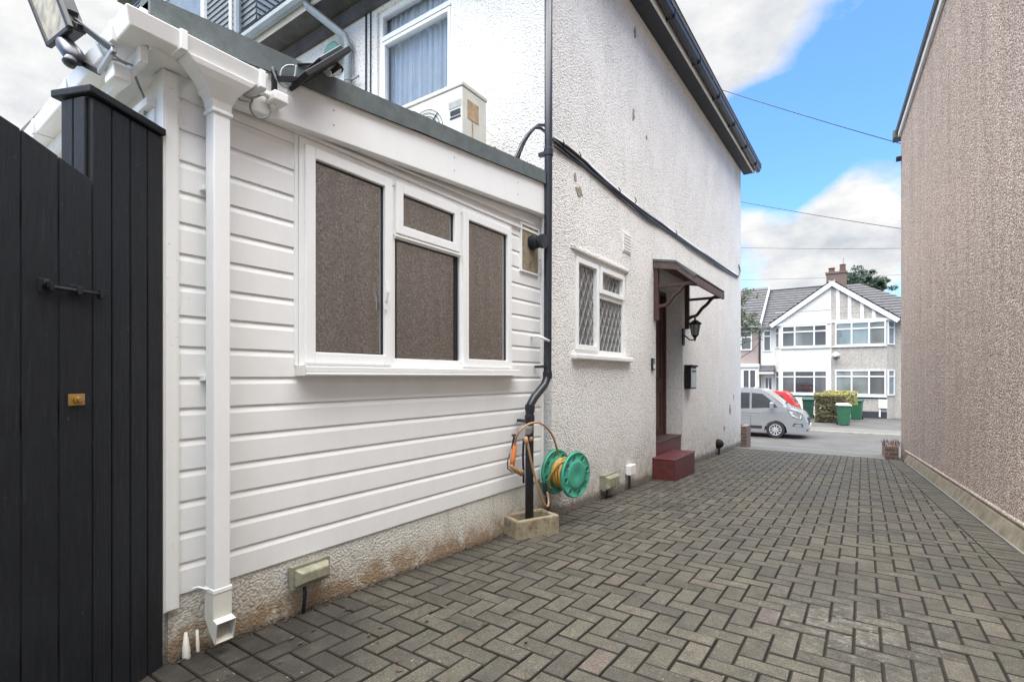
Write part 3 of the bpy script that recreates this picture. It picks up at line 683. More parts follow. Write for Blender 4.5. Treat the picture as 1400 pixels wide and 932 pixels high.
# steps: threshold riser inside the opening and the red block outside
st = thing('red_doorstep', 'dark red painted doorstep block below the brown front door', 'doorstep', (-2.1, 7, -.25))
mb = MB(); mb.loft([[(-2.60, y, -.3), (-1.99, y, -.3), (-1.99, y, .03), (-2.60, y, .03)] for y in (6.56, 7.50)]); mb.build('lower_step', 'red_tile_paint', st, bev=.008)
mb = MB(); mb.box(-1.985, -2.3, 6.55, 7.51, .0305, .052) ; mb.build('tread', 'red_tile_paint', st, bev=.008)
mb = MB(); mb.box(-2.594, -2.31, DO[0]+.002, DO[1]-.002, -.02, .20); mb.build('upper_step', 'red_tile_paint', st, bev=.008)
mb = MB(); mb.box(-2.60, -2.30, DO[0]+.002, DO[1]-.002, .2005, .228); mb.build('threshold', 'brown_wood', st, bev=.006)
# canopy
cn = thing('door_canopy', 'brown timber canopy on curved brackets over the front door', 'canopy', (-2.28, 7.4, 2.6))
ya, yb = 6.60, 8.10; zc = 2.62
x0 = XH+.002; xo = -1.73
# shallow roof sloping outward with a cranked outline
prof = [(x0, zc+.06), (x0+.30, zc-.015), (xo, zc-.22)]
mb = MB(); mb.loft([[(x0, y, zc-.02), (x0+.30, y, zc-.075), (xo, y, zc-.285), (xo, y, zc-.245), (x0+.30, y, zc-.035), (x0, y, zc+.02)] for y in (ya+.04, yb-.04)]); mb.build('canopy_deck', 'weathered_brown_wood', cn)
mb = MB(); mb.loft([[(x0, y, zc+.022), (x0+.30, y, zc-.033), (xo-.02, y, zc-.243), (xo+.015, y, zc-.22), (x0+.30, y, zc-.005), (x0, y, zc+.05)] for y in (ya-.03, yb+.03)]); mb.build('canopy_roof', 'roof_felt', cn)
mb = MB()
for y in (ya, yb): mb.loft([[(x0, yy, zc-.07), (x0+.30, yy, zc-.125), (xo+.012, yy, zc-.34), (xo+.012, yy, zc-.246), (x0+.30, yy, zc-.036), (x0, yy, zc+.019)] for yy in (y-.02, y+.02)])
mb.build('verge_board', 'weathered_brown_wood', cn, bev=.004)
mb = MB(); mb.box(xo-.014, xo+.014, ya+.021, yb-.021, zc-.345, zc-.25); mb.build('front_board', 'weathered_brown_wood', cn, bev=.004)
for y in (ya+.03, yb-.03):
    mb = MB(); mb.box(x0, x0+.06, y-.03, y+.03, 1.86, zc-.03); mb.build('wall_post', 'brown_wood', cn, bev=.004)
    mb = MB(); pts = []
    for i in range(15):
        t = i/14; pts.append((x0+.05+(xo-.1-x0)*t, y, 2.02+(zc-.34-2.02+.06)*t+.03*math.sin(t*math.pi*2.0)*(-1)+.012*math.sin(t*18)))
    mb.tube(pts, .026, 6); mb.build('curved_brace', 'brown_wood', cn)
    mb = MB(); mb.bar((x0+.05, y, zc-.31), (xo, y, zc-.31), .04, .035); mb.build('tie_beam', 'brown_wood', cn)
# lantern
ln = thing('wall_lantern', 'black coach lantern with frosted panes on the white wall', 'lantern', (-2.12, 8.0, 1.7))
lx, ly = -2.10, 7.93
mb = MB(); mb.lathe((lx, ly, 1.93), (0, 0, 1), [(-.02, .098), (-.005, .10), (.0, .092), (.035, .045), (.05, .02), (.055, .012), (.07, .016), (.085, .003)], 6); mb.build('lantern_roof', 'black_iron', ln)
mb = MB(); mb.lathe((lx, ly, 1.745), (0, 0, 1), [(0, .045), (.16, .075)], 6); mb.build('lantern_glass', 'frosted_glass', ln)
mb = MB()
for k in range(6):
    a = 2*math.pi*k/6; d = Vector((0, 0, 0)); c_, s_ = math.cos(a), math.sin(a)
    mb.bar((lx+.048*s_, ly+.048*c_, 1.742), (lx+.078*s_, ly+.078*c_, 1.912), .009, .009, up=(1, .2, 0))
mb.lathe((lx, ly, 1.70), (0, 0, 1), [(-.045, .004), (-.03, .012), (0, .016), (.02, .03), (.045, .052)], 6); mb.build('lantern_cage', 'black_iron', ln)
mb = MB(); mb.tube([(lx, ly, 1.70), (lx-.03, ly, 1.675), (lx-.08, ly, 1.68), (XH+.055, ly, 1.73), (XH+.01, ly, 1.76)], .010, 8); mb.build('lantern_arm', 'black_iron', ln)
mb = MB(XF(XH)); mb.box(ly-.05, ly+.05, 0.002, .022, 1.60, 1.86); mb.build('back_plate', 'black_iron', ln, bev=.008)
# letter box
mbx = thing('letter_box', 'black wall-mounted letter box with a paler front beside the doorway', 'letter box', (XH, 8.2, 1.1))
mb = MB(XF(XH)); mb.box(8.0, 8.33, .003, .10, .93, 1.27); mb.build('box_body', 'black_iron', mbx, bev=.006)
mb = MB(XF(XH)); mb.box(7.99, 8.34, .003, .125, 1.271, 1.30); mb.build('box_lid', 'black_iron', mbx, bev=.006)
mb = MB(XF(XH)); mb.box(8.02, 8.31, .1005, .106, .95, 1.25); mb.build('box_front', 'galvanised', mbx, bev=.003)
mb = MB(XF(XH)); mb.box(8.07, 8.26, .1065, .112, 1.19, 1.215); mb.build('slot_flap', 'black_iron', mbx, bev=.002)
# doorbell
db = thing('doorbell', 'small black doorbell with pale button by the doorway', 'doorbell', (XH, 6.55, 1.28))
mb = MB(XF(XH)); mb.box(6.50, 6.585, .003, .03, 1.20, 1.36); mb.build('bell_body', 'black_plastic', db, bev=.006)
mb = MB(XF(XH)); mb.box(6.525, 6.56, .0305, .036, 1.225, 1.28); mb.build('bell_button', 'white_paint', db, bev=.002)
# cable bundle sagging across the wall
cp = [(757, 190), (775, 203), (800, 222), (825, 245), (845, 262), (865, 278), (885, 294), (905, 307), (925, 321), (945, 335), (965, 349), (985, 363), (1000, 372), (1009, 377)]
cb = thing('wall_cables', 'bundle of black cables drooping along the upper white wall', 'cables', (XH, 8, 3.3))
for k, (dz, rr) in enumerate(((0, .016), (-.028, .012), (-.055, .009))):
    pts = [ax(x, y, XH+.016)+Vector((0.004*math.sin(i*2+k), 0, dz+.012*math.sin(i*1.3+k*2))) for i, (x, y) in enumerate(cp)]
    mb = MB(); mb.tube(pts, rr, 6); mb.build('cable', 'black_plastic', cb, smooth=True)
mb = MB()
for x, y in ((770, 199), (792, 214), (846, 262), (924, 320), (868, 275)):
    q = ax(x, y, XH+.03); mb.tube([q+Vector((0, 0, -.03)), q+Vector((.02, 0, .0)), q+Vector((.0, 0, .045))], .006, 6)
mb.tube([ax(1010, 377, XH+.02), ax(1012, 371, XH+.02), ax(1010, 362, XH+.02)], .012, 6); mb.build('cable_clip', 'black_plastic', cb)
mb = MB(); mb.loft([[(XH+.001, y, z-.05), (XH+.02, y, z-.02), (XH+.001, y, z+.01)] for y, z in [(ax(x, y, XH).y, ax(x, y, XH).z+.02) for x, y in cp]]); mb.build('render_drip', 'white_roughcast', hs)
# cables looping off the roof to the pipe
cb2 = thing('loop_cables', 'two thick black cables looping from the flat roof to the downpipe', 'cables', (-2.4, 3.7, 3.1))
for k in range(2):
    pts = [ax(x-k*5, y+k*4, -2.30+.02*k) for x, y in ((706, 225), (711, 208), (718, 192), (727, 179), (736, 171), (744, 171), (752, 178))]
    mb = MB(); mb.tube(pts, .013, 8); mb.build('cable', 'black_plastic', cb2, smooth=True)
# black downpipe
bd = thing('black_downpipe', 'tall black round downpipe where the boards meet the white roughcast', 'downpipe', (-2.2, 3.43, -.1))
mb = MB(); pts = [(-2.2, 3.73, 5.6), (-2.2, 3.73, 3.0), (-2.2, 3.715, 1.16), (-2.2, 3.705, 1.10), (-2.2, 3.66, 1.045), (-2.2, 3.50, .945), (-2.2, 3.445, .89), (-2.2, 3.435, .82), (-2.2, 3.43, .40), (-2.2, 3.43, -.03)]
mb.tube(pts, .034, 16); mb.build('pipe', 'black_plastic', bd, smooth=True)
mb = MB()
for z, y in ((3.02, 3.73), (1.13, 3.715), (.78, 3.435), (.865, 3.438)): mb.lathe((-2.2, y, z-.03), (0, 0, 1), [(0, .040), (.06, .040)], 16)
mb.build('pipe_collar', 'black_plastic', bd, bev=.002)
mb = MB()
for z, y in ((1.19, 3.70), (.755, 3.435)): mb.box(-2.29, -2.2, y-.05, y-.03, z, z+.022); mb.box(-2.215, -2.185, y-.11, y-.03, z+.004, z+.018)
mb.box(-2.29, -2.2, 3.71, 3.75, 3.0, 3.03); mb.build('pipe_bracket', 'black_plastic', bd)
# rear grey downpipe
gp = thing('grey_downpipe', 'grey round downpipe with swan neck on the rear wall behind the flat roof', 'downpipe', (-5, 3.85, 2.7))
mb = MB(); mb.tube([(-5.45, 3.56, 5.60), (-5.42, 3.6, 5.50), (-5.06, 3.84, 5.15), (-5.03, 3.86, 5.05), (-5.03, 3.86, 2.8)], .045, 12); mb.build('pipe', 'grey_plastic', gp, smooth=True)
mb = MB(); mb.lathe((-5.03, 3.86, 4.98), (0, 0, 1), [(0, .052), (.07, .052)], 14); mb.lathe((-5.03, 3.86, 4.62), (0, 0, 1), [(0, .051), (.025, .051)], 14); mb.box(-5.03, -4.85, 3.86, 3.88, 4.62, 4.64); mb.build('pipe_collar', 'grey_plastic', gp)
mb = MB(); mb.lathe((-5.32, 3.86, 5.02), (0, -1, 0), [(0, .02), (.01, .14), (.03, .16), (.035, .14)], 20); tag(mb.build('green_dish', 'green_tarp', smooth=True), 'small green round dish on the rear wall behind the grey downpipe', 'dish')
rc = thing('rear_wall_cables', 'thin black cables running down the rear wall beside the curtained window', 'cables', (-4.75, 3.92, 3))
for pts, r_ in (([(-4.78, 3.92, 5.5), (-4.78, 3.915, 4.2), (-4.77, 3.92, 3.0)], .010), ([(-4.70, 3.92, 5.5), (-4.70, 3.915, 4.2), (-4.71, 3.92, 3.0)], .008)):
    mb = MB(); mb.tube(pts, r_, 6); mb.build('cable', 'black_plastic', rc)
# AC unit
ac = thing('air_conditioner', 'cream air conditioner unit standing on the flat roof below the curtained window', 'air conditioner', (-3.2, 3.45, 2.8))
x1, x0_, y0, y1, z0, z1 = -2.80, -3.60, 3.31, 3.65, 2.99, 3.62
mb = MB(); mb.box(x0_, x1, y0, y1, z0, z1-.03); mb.build('casing', 'cream_metal', ac, bev=.012)
mb = MB(); mb.box(x0_-.008, x1+.008, y0-.008, y1+.008, z1-.029, z1+.008); mb.build('top_cover', 'cream_metal', ac, bev=.008)
mb = MB(); mb.lathe((-3.22, y0-.002, 3.27), (0, -1, 0), [(0, .23), (.012, .225), (.013, .05)], 32); mb.build('fan_ring', 'cream_plastic', ac)
mb = MB()
for k in range(7): r_ = .04+k*.03; mb.tube([(-3.22+r_*math.cos(t*math.pi/12), y0-.02, 3.27+r_*math.sin(t*math.pi/12)) for t in range(25)], .003, 4)
for k in range(4): a = k*math.pi/4; mb.bar((-3.22-.22*math.cos(a), y0-.022, 3.27-.22*math.sin(a)), (-3.22+.22*math.cos(a), y0-.022, 3.27+.22*math.sin(a)), .006, .006)
mb.build('fan_grille', 'black_iron', ac)
mb = MB(); mb.box(-2.93, -2.82, y0-.006, y0-.001, 3.36, 3.40); mb.box(-2.935, -2.815, y0-.004, y0-.0005, 3.33, 3.345); mb.build('badge_slot', 'black_plastic', ac)
mb = MB(); mb.box(-2.95, -2.81, y0-.003, y0-.0006, 3.42, 3.48); mb.build('data_sticker', 'frosted_glass', ac)
mb = MB(); mb.box(x1+.0005, x1+.004, y0+.07, y0+.22, 3.34, 3.50); mb.box(x1+.0005, x1+.003, y0+.13, y0+.145, 3.12, 3.335); mb.build('rust_stain', 'rust_stain', ac)
mb = MB()
for x in (-3.5, -2.95): mb.box(x, x+.06, y0-.03, y1+.03, 2.80, 2.957)
mb.build('foot_rail', 'black_iron', ac)
mb = MB(); mb.tube([(-2.82, 3.64, 3.16), (-2.75, 3.70, 3.18), (-2.68, 3.74, 3.05), (-2.66, 3.76, 2.86)], .022, 8); mb.tube([(-2.82, 3.64, 3.10), (-2.77, 3.68, 3.1), (-2.72, 3.70, 2.98), (-2.70, 3.74, 2.86)], .016, 8); mb.build('refrigerant_pipe', 'black_plastic', ac, smooth=True)
mb = MB(); mb.lathe((-2.62, 3.0, 2.735), (1, 0, 0), [(0, .10), (.03, .10), (.032, .04)], 20); mb.build('x', 'roof_felt') if False else None
q = ax(587, 176, -2.40); mb = MB(); mb.lathe((q.x, q.y, q.z-.03), (0, 0, 1), [(-.08, .045), (.0, .045), (.001, .062), (.05, .060), (.08, .035)], 18); tag(mb.build('roof_vent', 'roof_felt', smooth=False), 'dark mushroom vent on the flat roof in front of the air conditioner', 'roof vent')

# ------------------------------------------------------------------ tile-hung neighbour block behind
nb = thing('tile_hung_neighbour', 'neighbouring house part hung with grey slates and white window, behind the flat roof', 'house', (-11, 8, -.3))
mb = MB(); Yd = 5.0; Xd = -9.14
courses(mb, (-15, Yd, 5.6), (Xd, Yd, 5.6), (Xd, Yd, 10.4), (-15, Yd, 10.4), 42, .022); courses(mb, (Xd, Yd, 5.6), (Xd, 12, 5.6), (Xd, 12, 10.4), (Xd, Yd, 10.4), 42, .022); mb.build('slate_hanging', 'slate_tiles', nb)
mb = MB(); mb.box(-15, Xd-.03, Yd+.03, 12, -.6, 10.38); mb.build('wall', 'white_roughcast', nb)
mb = MB(); mb.box(-15.2, Xd+.2, Yd-.2, 12.3, 10.4, 10.6); mb.build('flat_roof', 'roof_felt', nb)
mb = MB(YF(Yd)); xa, xb = ay(262, 0, Yd).x, ay(284, 0, Yd).x; frame(mb, xa-1.6, xb, 7.9, 9.6, .12, 0, .08); nwin = mb.build('window', 'white_plastic', nb)
mb = MB(YF(Yd)); mb.face([(xa-1.5, .05, 8.0), (xb-.1, .05, 8.0), (xb-.1, .05, 9.5), (xa-1.5, .05, 9.5)]); mb.build('pane', 'sky_blue_glass', nwin, normals=False)
xa = ay(317, 20, Yd-.06).x
mb = MB(); mb.tube([(xa, Yd-.08, 5.6), (xa, Yd-.08, 10.3)], .035, 8); mb.build('white_pipe', 'white_plastic', nb)
mb = MB(); mb.tube([(xa+.28, Yd-.10, 5.6), (xa+.28, Yd-.10, 10.3)], .065, 8); mb.build('grey_pipe', 'grey_plastic', nb)

# ------------------------------------------------------------------ GATE + POST
gd = Vector((.319, -.948, 0)).normalized(); g0 = Vector((-2.156, .601, 0)); gn = Vector((gd.y*-1, gd.x, 0))
gn = Vector((.948, .319, 0)).normalized()     # towards the drive
bx = thing('gate_post', 'black boarded gate post with flat cap against the white boarded corner', 'gate post', (-2.27, .72, 0))
A = Vector((-2.156, .601)); B = Vector((-2.296, .868)); C_ = Vector((-2.405, .835)); D_ = Vector((-2.272, .562))
mb = MB(); mb.foot([A, B, C_, D_], -.10, 2.068); mb.build('post_core', 'black_painted_wood', bx, bev=.003)
t_ = (B-A).normalized(); nn_ = Vector((t_.y, -t_.x)); L_ = (B-A).length
mb = MB(); n = 4
for i in range(n):
    s0, s1 = i*L_/n, (i+1)*L_/n-.005
    q = [A+t_*s0, A+t_*s1, A+t_*s1+nn_*.016, A+t_*s0+nn_*.016]; mb.foot([(v.x, v.y) for v in q], -.1+.003*i, 2.060)
t2 = (D_-A).normalized(); n2 = Vector((t2.y, -t2.x))*-1
if n2.dot(Vector((0, -1))) < 0: n2 = -n2
for i in range(2):
    s0, s1 = i*.058+.002, (i+1)*.058-.004
    q = [A+t2*s0, A+t2*s1, A+t2*s1+n2*.012, A+t2*s0+n2*.012]; mb.foot([(v.x, v.y) for v in q], -.1, 2.060)
mb.build('post_boards', 'black_painted_wood', bx, bev=.004)
mb = MB(); c4 = (A+B+C_+D_)/4
def grow(p, k=.03): d = (p-c4); return c4+d*(1+k/d.length)
cap = [A+(nn_*.03)+n2*.02, B+nn_*.026, C_, D_+n2*.025-t_*-.0+(D_-A).normalized()*.02]
mb.foot([(v.x, v.y) for v in cap], 2.069, 2.095); mb.build('post_cap', 'black_painted_wood', bx, bev=.004)
gt_ = thing('garden_gate', 'black boarded garden gate with arched top, bolt and brass lock', 'gate', tuple(g0+gd*.5)[:2]+(0,))
def topz(k):
    return 1.775+.40*k if k < .25 else 1.875+.28*(k-.25)-.40*(k-.25)**2
bw = .1; k = .004; ib = 0
mb = MB()
while k < 1.1:
    e = k+bw-.005; off = .0
    e = k+bw-.0035; p0, p1 = g0+gd*k, g0+gd*e; nnv = gn*.022
    m_ = (k+e)/2
    z0_ = -.06
    mb.loft([[tuple(p0)[:2]+(z0_,), tuple(p1)[:2]+(z0_,), tuple(p1+nnv)[:2]+(z0_,), tuple(p0+nnv)[:2]+(z0_,)],
             [tuple(p0)[:2]+(topz(k),), tuple(p1)[:2]+(topz(e),), tuple(p1+nnv)[:2]+(topz(e),), tuple(p0+nnv)[:2]+(topz(k),)]])
    k += bw
mb.build('gate_boards', 'black_painted_wood', gt_, bev=.003)
mb = MB()
for z in (.25, 1.0, 1.62): p0, p1 = g0+gd*.01-gn*.02, g0+gd*1.09-gn*.02; mb.bar(tuple(p0)[:2]+(z,), tuple(p1)[:2]+(z,), .038, .10)
mb.build('gate_rail', 'black_painted_wood', gt_, bev=.004)
def gp_(k, n, z): v = g0+gd*k+gn*(.022+n); return Vector((v.x, v.y, z))
mb = MB(); mb.tube([gp_(.150, .012, 1.395), gp_(-.035, .012, 1.395)], .0065, 8); mb.tube([gp_(.150, .012, 1.395), gp_(.152, .02, 1.40), gp_(.152, .028, 1.412)], .006, 8); mb.build('bolt_bar', 'black_painted_wood', gt_, smooth=True)
mb = MB(lambda a, n, z: gp_(a, n, z))
mb.box(.03, .075, 0, .004, 1.375, 1.415); mb.box(.125, .16, 0, .004, 1.375, 1.42); mb.box(.045, .06, .004, .022, 1.383, 1.407); mb.box(.128, .14, .004, .022, 1.383, 1.407); mb.box(-.03, -.01, 0, .02, 1.38, 1.41); mb.build('bolt_plate', 'black_painted_wood', gt_, bev=.002)
mb = MB(lambda a, n, z: gp_(a, n, z)); mb.box(.028, .078, 0, .004, 1.022, 1.06); mb.build('lock_plate', 'brass', gt_, bev=.0015)
mb = MB(); mb.lathe(gp_(.05, .004, 1.041), gn, [(0, .014), (.006, .014), (.007, .010), (.016, .010), (.017, .006)], 20); mb.build('lock_cylinder', 'brass', gt_)
# concrete scraps and drain stubs at the foot of the extension
def rock(mb, c, s, seed, flat=.6):
    rnd = random.Random(seed); b2 = bmesh.new(); bmesh.ops.create_icosphere(b2, subdivisions=2, radius=1)
    for v in b2.verts: v.co *= (1+rnd.uniform(-.18, .18)); v.co = Vector((v.co.x*s, v.co.y*s*1.2, v.co.z*s*flat))+Vector(c)
    vm = {v: mb.bm.verts.new(v.co) for v in b2.verts}
    for f in b2.faces: mb.bm.faces.new([vm[v] for v in f.verts])
    b2.free()
mb = MB(); mb.tube([(-2.285, .955, .07), (-2.275, .952, .0), (-2.262, .95, -.09)], [.006, .016, .016], 8)
tag(mb.build('pipe_stub', 'cream_plastic', smooth=True), 'thicker pointed white pipe stub at the plinth foot nearest the gate post', 'pipe stub')
mb = MB(); mb.tube([(-2.29, 1.0, .06), (-2.275, 1.0, -.09)], [.006, .009], 8)
tag(mb.build('pipe_stub', 'cream_plastic', smooth=True), 'thin white pipe stub at the plinth foot closest to the white downpipe', 'pipe stub')
mb = MB(); rnd = random.Random(3)
for i in range(260):
    t = rnd.random(); y = .9+2.3*t*t if rnd.random() < .6 else rnd.uniform(.9, 3.3); x = -2.30+abs(rnd.gauss(0, .022)); rock(mb, (x+.0, y, gz(y)+.006), rnd.uniform(.003, .011), i)
for i in range(150):
    y = rnd.uniform(4.1, 11.5); rock(mb, (-2.275+abs(rnd.gauss(0, .02)), y, gz(y)+.005), rnd.uniform(.004, .013), i+900)
tag(mb.build('soil_crumbs', 'soil'), 'brown soil and mortar crumbs along the foot of the left walls', 'debris', kind='stuff')
mb = MB(); rnd = random.Random(11)
for i in range(120):
    if i < 50: x, y = rnd.uniform(-2.2, -1.2), rnd.uniform(.6, 2.2)
    else: x, y = rnd.uniform(-2.1, .4), rnd.uniform(1.5, 11)
    a = rnd.uniform(0, 6.28); s_ = rnd.uniform(.004, .013); z = gz(y)+.010
    mb.bm.faces.new([mb.bm.verts.new((x+s_*f*math.cos(a+b_), y+s_*f*math.sin(a+b_), z+rnd.uniform(0, .008))) for b_, f in ((0, 1.6), (1.3, .7), (3.14, 1.5), (4.9, .7))])
tag(mb.build('leaf_litter', 'dead_leaf', normals=False), 'scattered brown leaf scraps on the block paving', 'leaf litter', kind='stuff')

# ------------------------------------------------------------------ bulkhead and low lamps
def bulkhead(name, label, y, z, w, h, d=.085, tilt=0, X0=-2.305, mat='dirty_glass', wire=True, group=None):
    t = thing(name, label, 'outdoor lamp', (X0, y, z), group)
    mb = MB(XF(X0)); mb.box(y-w/2, y+w/2, 0, d*.35, z-h/2, z+h/2); mb.build('lamp_back', 'lamp_casing', t, bev=.008)
    mb = MB(XF(X0)); mb.loft([[XF(X0)(a, n, zz) for a, zz in ((y-w/2+i_, z-h/2+i_), (y+w/2-i_, z-h/2+i_), (y+w/2-i_, z+h/2-i_), (y-w/2+i_, z+h/2-i_))] for n, i_ in ((d*.351, .008), (d*.7, .012), (d, .028))]); mb.build('lamp_glass', mat, t, bev=.006, seg=3)
    mb = MB(XF(X0)); frame(mb, y-w/2-.004, y+w/2+.004, z-h/2-.004, z+h/2+.004, .014, d*.30, d*.55); mb.build('lamp_rim', 'lamp_casing', t, bev=.003)
    if wire:
        mb = MB(); mb.tube([(X0+.03, y-w*.15, z-h/2), (X0+.04, y-w*.15, z-h/2-.04), (X0+.035, y-w*.2, gz(y)-.01)], .009, 8); mb.build('lamp_cable', 'black_plastic', t, smooth=True)
    return t
bulkhead('bulkhead_lamp', 'rectangular bulkhead lamp with dirty glass low on the extension plinth', 1.515, .142, .205, .105)
bulkhead('bulkhead_lamp', 'mossy low lamp on the roughcast wall just right of the hose reel', 5.08, .0, .30, .155, .11, X0=XH)
t = thing('socket_post', 'small white socket box on a black stem at the foot of the wall', 'socket', (XH, 5.72, -.1))
mb = MB(XF(XH)); mb.box(5.63, 5.80, .003, .07, -.03, .085); mb.build('socket_box', 'white_paint', t, bev=.008)
mb = MB(); mb.tube([(XH+.03, 5.69, -.03), (XH+.03, 5.69, gz(5.7)-.01)], .014, 8); mb.build('stem', 'black_plastic', t)
t = thing('low_black_lamp', 'small black lamp at the wall foot between doorstep and house corner', 'outdoor lamp', (XH, 10.1, -.2))
mb = MB(); mb.lathe((XH+.002, 10.15, -.15), (1, 0, 0), [(0, .09), (.05, .09), (.09, .07), (.12, .03)], 14); mb.build('lamp_body', 'black_iron', t)
mb = MB(); mb.tube([(XH+.05, 10.12, -.2), (XH+.05, 10.1, gz(10.1)-.01)], .02, 8); mb.build('stem', 'black_iron', t)

# ------------------------------------------------------------------ trough, hose reel, taps
t = thing('stone_trough', 'mossy stone trough under the foot of the black downpipe', 'trough', (-2.17, 3.42, -.12))
M = Matrix.Translation((-2.175, 3.40, -.12)) @ Matrix.Rotation(R(-24), 4, 'Z')
mb = MB(); h_ = .145; ox, oy, ix, iy = .125, .20, .085, .155
mb.loft([[(-ox, -oy, -.03), (ox, -oy, -.03), (ox, oy, -.03), (-ox, oy, -.03)], [(-ox, -oy, h_), (ox, -oy, h_), (ox, oy, h_), (-ox, oy, h_)], [(-ix, -iy, h_), (ix, -iy, h_), (ix, iy, h_), (-ix, iy, h_)], [(-ix, -iy, .05), (ix, -iy, .05), (ix, iy, .05), (-ix, iy, .05)]])
o = mb.build('basin', 'mossy_stone', t, bev=.012, seg=2, xform=M)
rl = thing('hose_reel', 'green plastic hose reel wound with yellow hose on the wall', 'hose reel', (-2.2, 3.9, .29))
ra = Vector((.207, -.034, 0)); c0 = Vector((-2.205, 3.88, .290)); c1 = c0+ra; axn = ra.normalized(); e1 = Vector((axn.y*-1, axn.x, 0)); e2 = Vector((0, 0, 1))
def disc(c, name, dirn):
    mb = MB(); n = 48
    rings = []
    for r_, d_ in ((.190, -.010), (.194, 0), (.190, .010), (.182, .010), (.178, .004), (.125, .004), (.120, .012), (.10, .014), (.045, .014), (.03, .010), (.001, .010)):
        rings.append([c+axn*d_*dirn+(e1*math.cos(2*math.pi*k/n)+e2*math.sin(2*math.pi*k/n))*r_ for k in range(n)])
    mb.loft(rings, cap=False)
    back = [[c-axn*.010*dirn+(e1*math.cos(2*math.pi*k/n)+e2*math.sin(2*math.pi*k/n))*r_ for k in range(n)] for r_ in (.198, .001)]
    mb.loft(back, cap=False)
    o = mb.build(name, 'green_reel_plastic', rl, smooth=True)
    mb = MB()   # scalloped ring pockets as raised dishes
    for k in range(8):
        a = 2*math.pi*k/8+.2; cc_ = c+(e1*math.cos(a)+e2*math.sin(a))*.152+axn*.004*dirn
        mb.lathe(cc_, axn*dirn, [(0, .031), (.005, .031), (.006, .026), (.001, .024)], 16)
    mb.build('pocket_rim', 'green_reel_plastic', o)
    mb = MB()
    for k in range(8):
        a = 2*math.pi*k/8+.2; cc_ = c+(e1*math.cos(a)+e2*math.sin(a))*.152+axn*.0045*dirn
        mb.lathe(cc_, axn*dirn, [(0, .018), (.0022, .016)], 16)
    mb.build('pocket_hole', 'bin_green', o)
disc(c1, 'outer_disc', 1); disc(c0, 'inner_disc', 1)
mb = MB(); mb.lathe(c0, axn, [(0, .06), (ra.length, .06)], 20); mb.build('drum', 'green_reel_plastic', rl)
mb = MB(); pts = []; turns = 13
for i in range(turns*24+1):
    a = 2*math.pi*i/24; f = i/(turns*24); w_ = .5-.42*math.cos(f*math.pi*3)*1.0
    r_ = .100+.014*math.sin(f*math.pi*2.2+.8)+.03*f+.008*math.sin(a*.5+2)
    pts.append(c0+axn*(.02+(ra.length-.04)*min(max(w_, 0), 1)+.008*math.sin(a+f*7))+(e1*math.cos(a)+e2*math.sin(a))*r_)
mb.tube(pts, .0095, 8); hc = mb.build('wound_hose', 'yellow_hose', rl, smooth=True)
mb = MB(); pts = [c0+axn*(ra.length*.9)+e2*.135-e1*.05, c0+axn*.13+e2*.10-e1*.115, c0+axn*.06-e2*.0-e1*.15, c0+axn*.02-e2*.09-e1*.13, c0+axn*.02-e2*.13-e1*.10]
def smooth_pts(pts, n=8):
    pts = [Vector(p) for p in pts]; out = []
    for i in range(len(pts)-1):
        p0, p1, p2, p3 = pts[max(i-1, 0)], pts[i], pts[i+1], pts[min(i+2, len(pts)-1)]
        for k in range(n):
            t = k/n; out.append(.5*((2*p1)+(-p0+p2)*t+(2*p0-5*p1+4*p2-p3)*t*t+(-p0+3*p1-3*p2+p3)*t**3))
    return out+[pts[-1]]
mb.tube(smooth_pts(pts), .0095, 8); mb.build('loose_wrap', 'yellow_hose', rl, smooth=True)
mb = MB(); mb.box(-2.283, -2.262, 3.93, 4.12, .12, .42); mb.bar((-2.272, 4.0, .29), tuple(c0), .05, .06); mb.build('wall_bracket', 'green_reel_plastic', rl, bev=.004)
# tap manifold strapped to the pipe
tp = thing('garden_tap', 'grey and peach hose tap fixed in front of the black downpipe', 'tap', (-2.14, 3.35, .6))
mb = MB(); mb.tube([ax(716, 660, -2.2), ax(715, 622, -2.2), ax(716, 600, -2.19), ax(722, 592, -2.16)], .009, 8); mb.build('feed_pipe', 'black_plastic', tp, smooth=True)
q = ax(722, 590, -2.13); mb = MB(); mb.lathe(q+Vector((0, 0, -.02)), (0, 0, 1), [(0, .016), (.03, .02), (.05, .024), (.062, .016)], 12); mb.lathe(q+Vector((.0, .03, -.01)), (0, 0, 1), [(0, .014), (.03, .018), (.045, .012)], 12); mb.bar(q+Vector((-.03, -.03, .035)), q+Vector((.0, .08, .035)), .014, .012); mb.build('tap_body', 'galvanised', tp)
mb = MB(); mb.lathe(ax(718, 597, -2.12)+Vector((0, 0, .0)), (.1, .25, -1), [(0, .016), (.035, .018), (.06, .012)], 12); mb.lathe(ax(726, 597, -2.13), (0, 0, -1), [(0, .014), (.03, .015), (.032, .008)], 12); mb.build('hose_connector', 'tan_hose', tp, smooth=True)
mb = MB(); q = ax(703, 596, -2.22); mb.tube([ax(700, 612, -2.29), q, ax(705, 595, -2.17)], .008, 8); mb.lathe(q, (0, 0, 1), [(0, .02), (.01, .022), (.018, .01)], 10); mb.build('side_tap', 'black_plastic', tp)
sg = thing('spray_gun', 'orange hose spray gun hanging on the boards left of the tap', 'spray gun', (-2.2, 3.25, .5))
mb = MB(); pts = [ax(x, y, -2.20) for x, y in ((704, 606), (703, 616), (701, 628), (700, 636))]; mb.tube(pts, [.013, .019, .021, .018], 12); mb.build('grip', 'orange_plastic', sg, smooth=True)
mb = MB(); pts = [ax(x, y, -2.20) for x, y in ((698, 636), (703, 641), (709, 645), (713, 646))]; mb.tube(pts, [.016, .02, .02, .024], 12); mb.build('spray_head', 'tan_hose', sg, smooth=True)
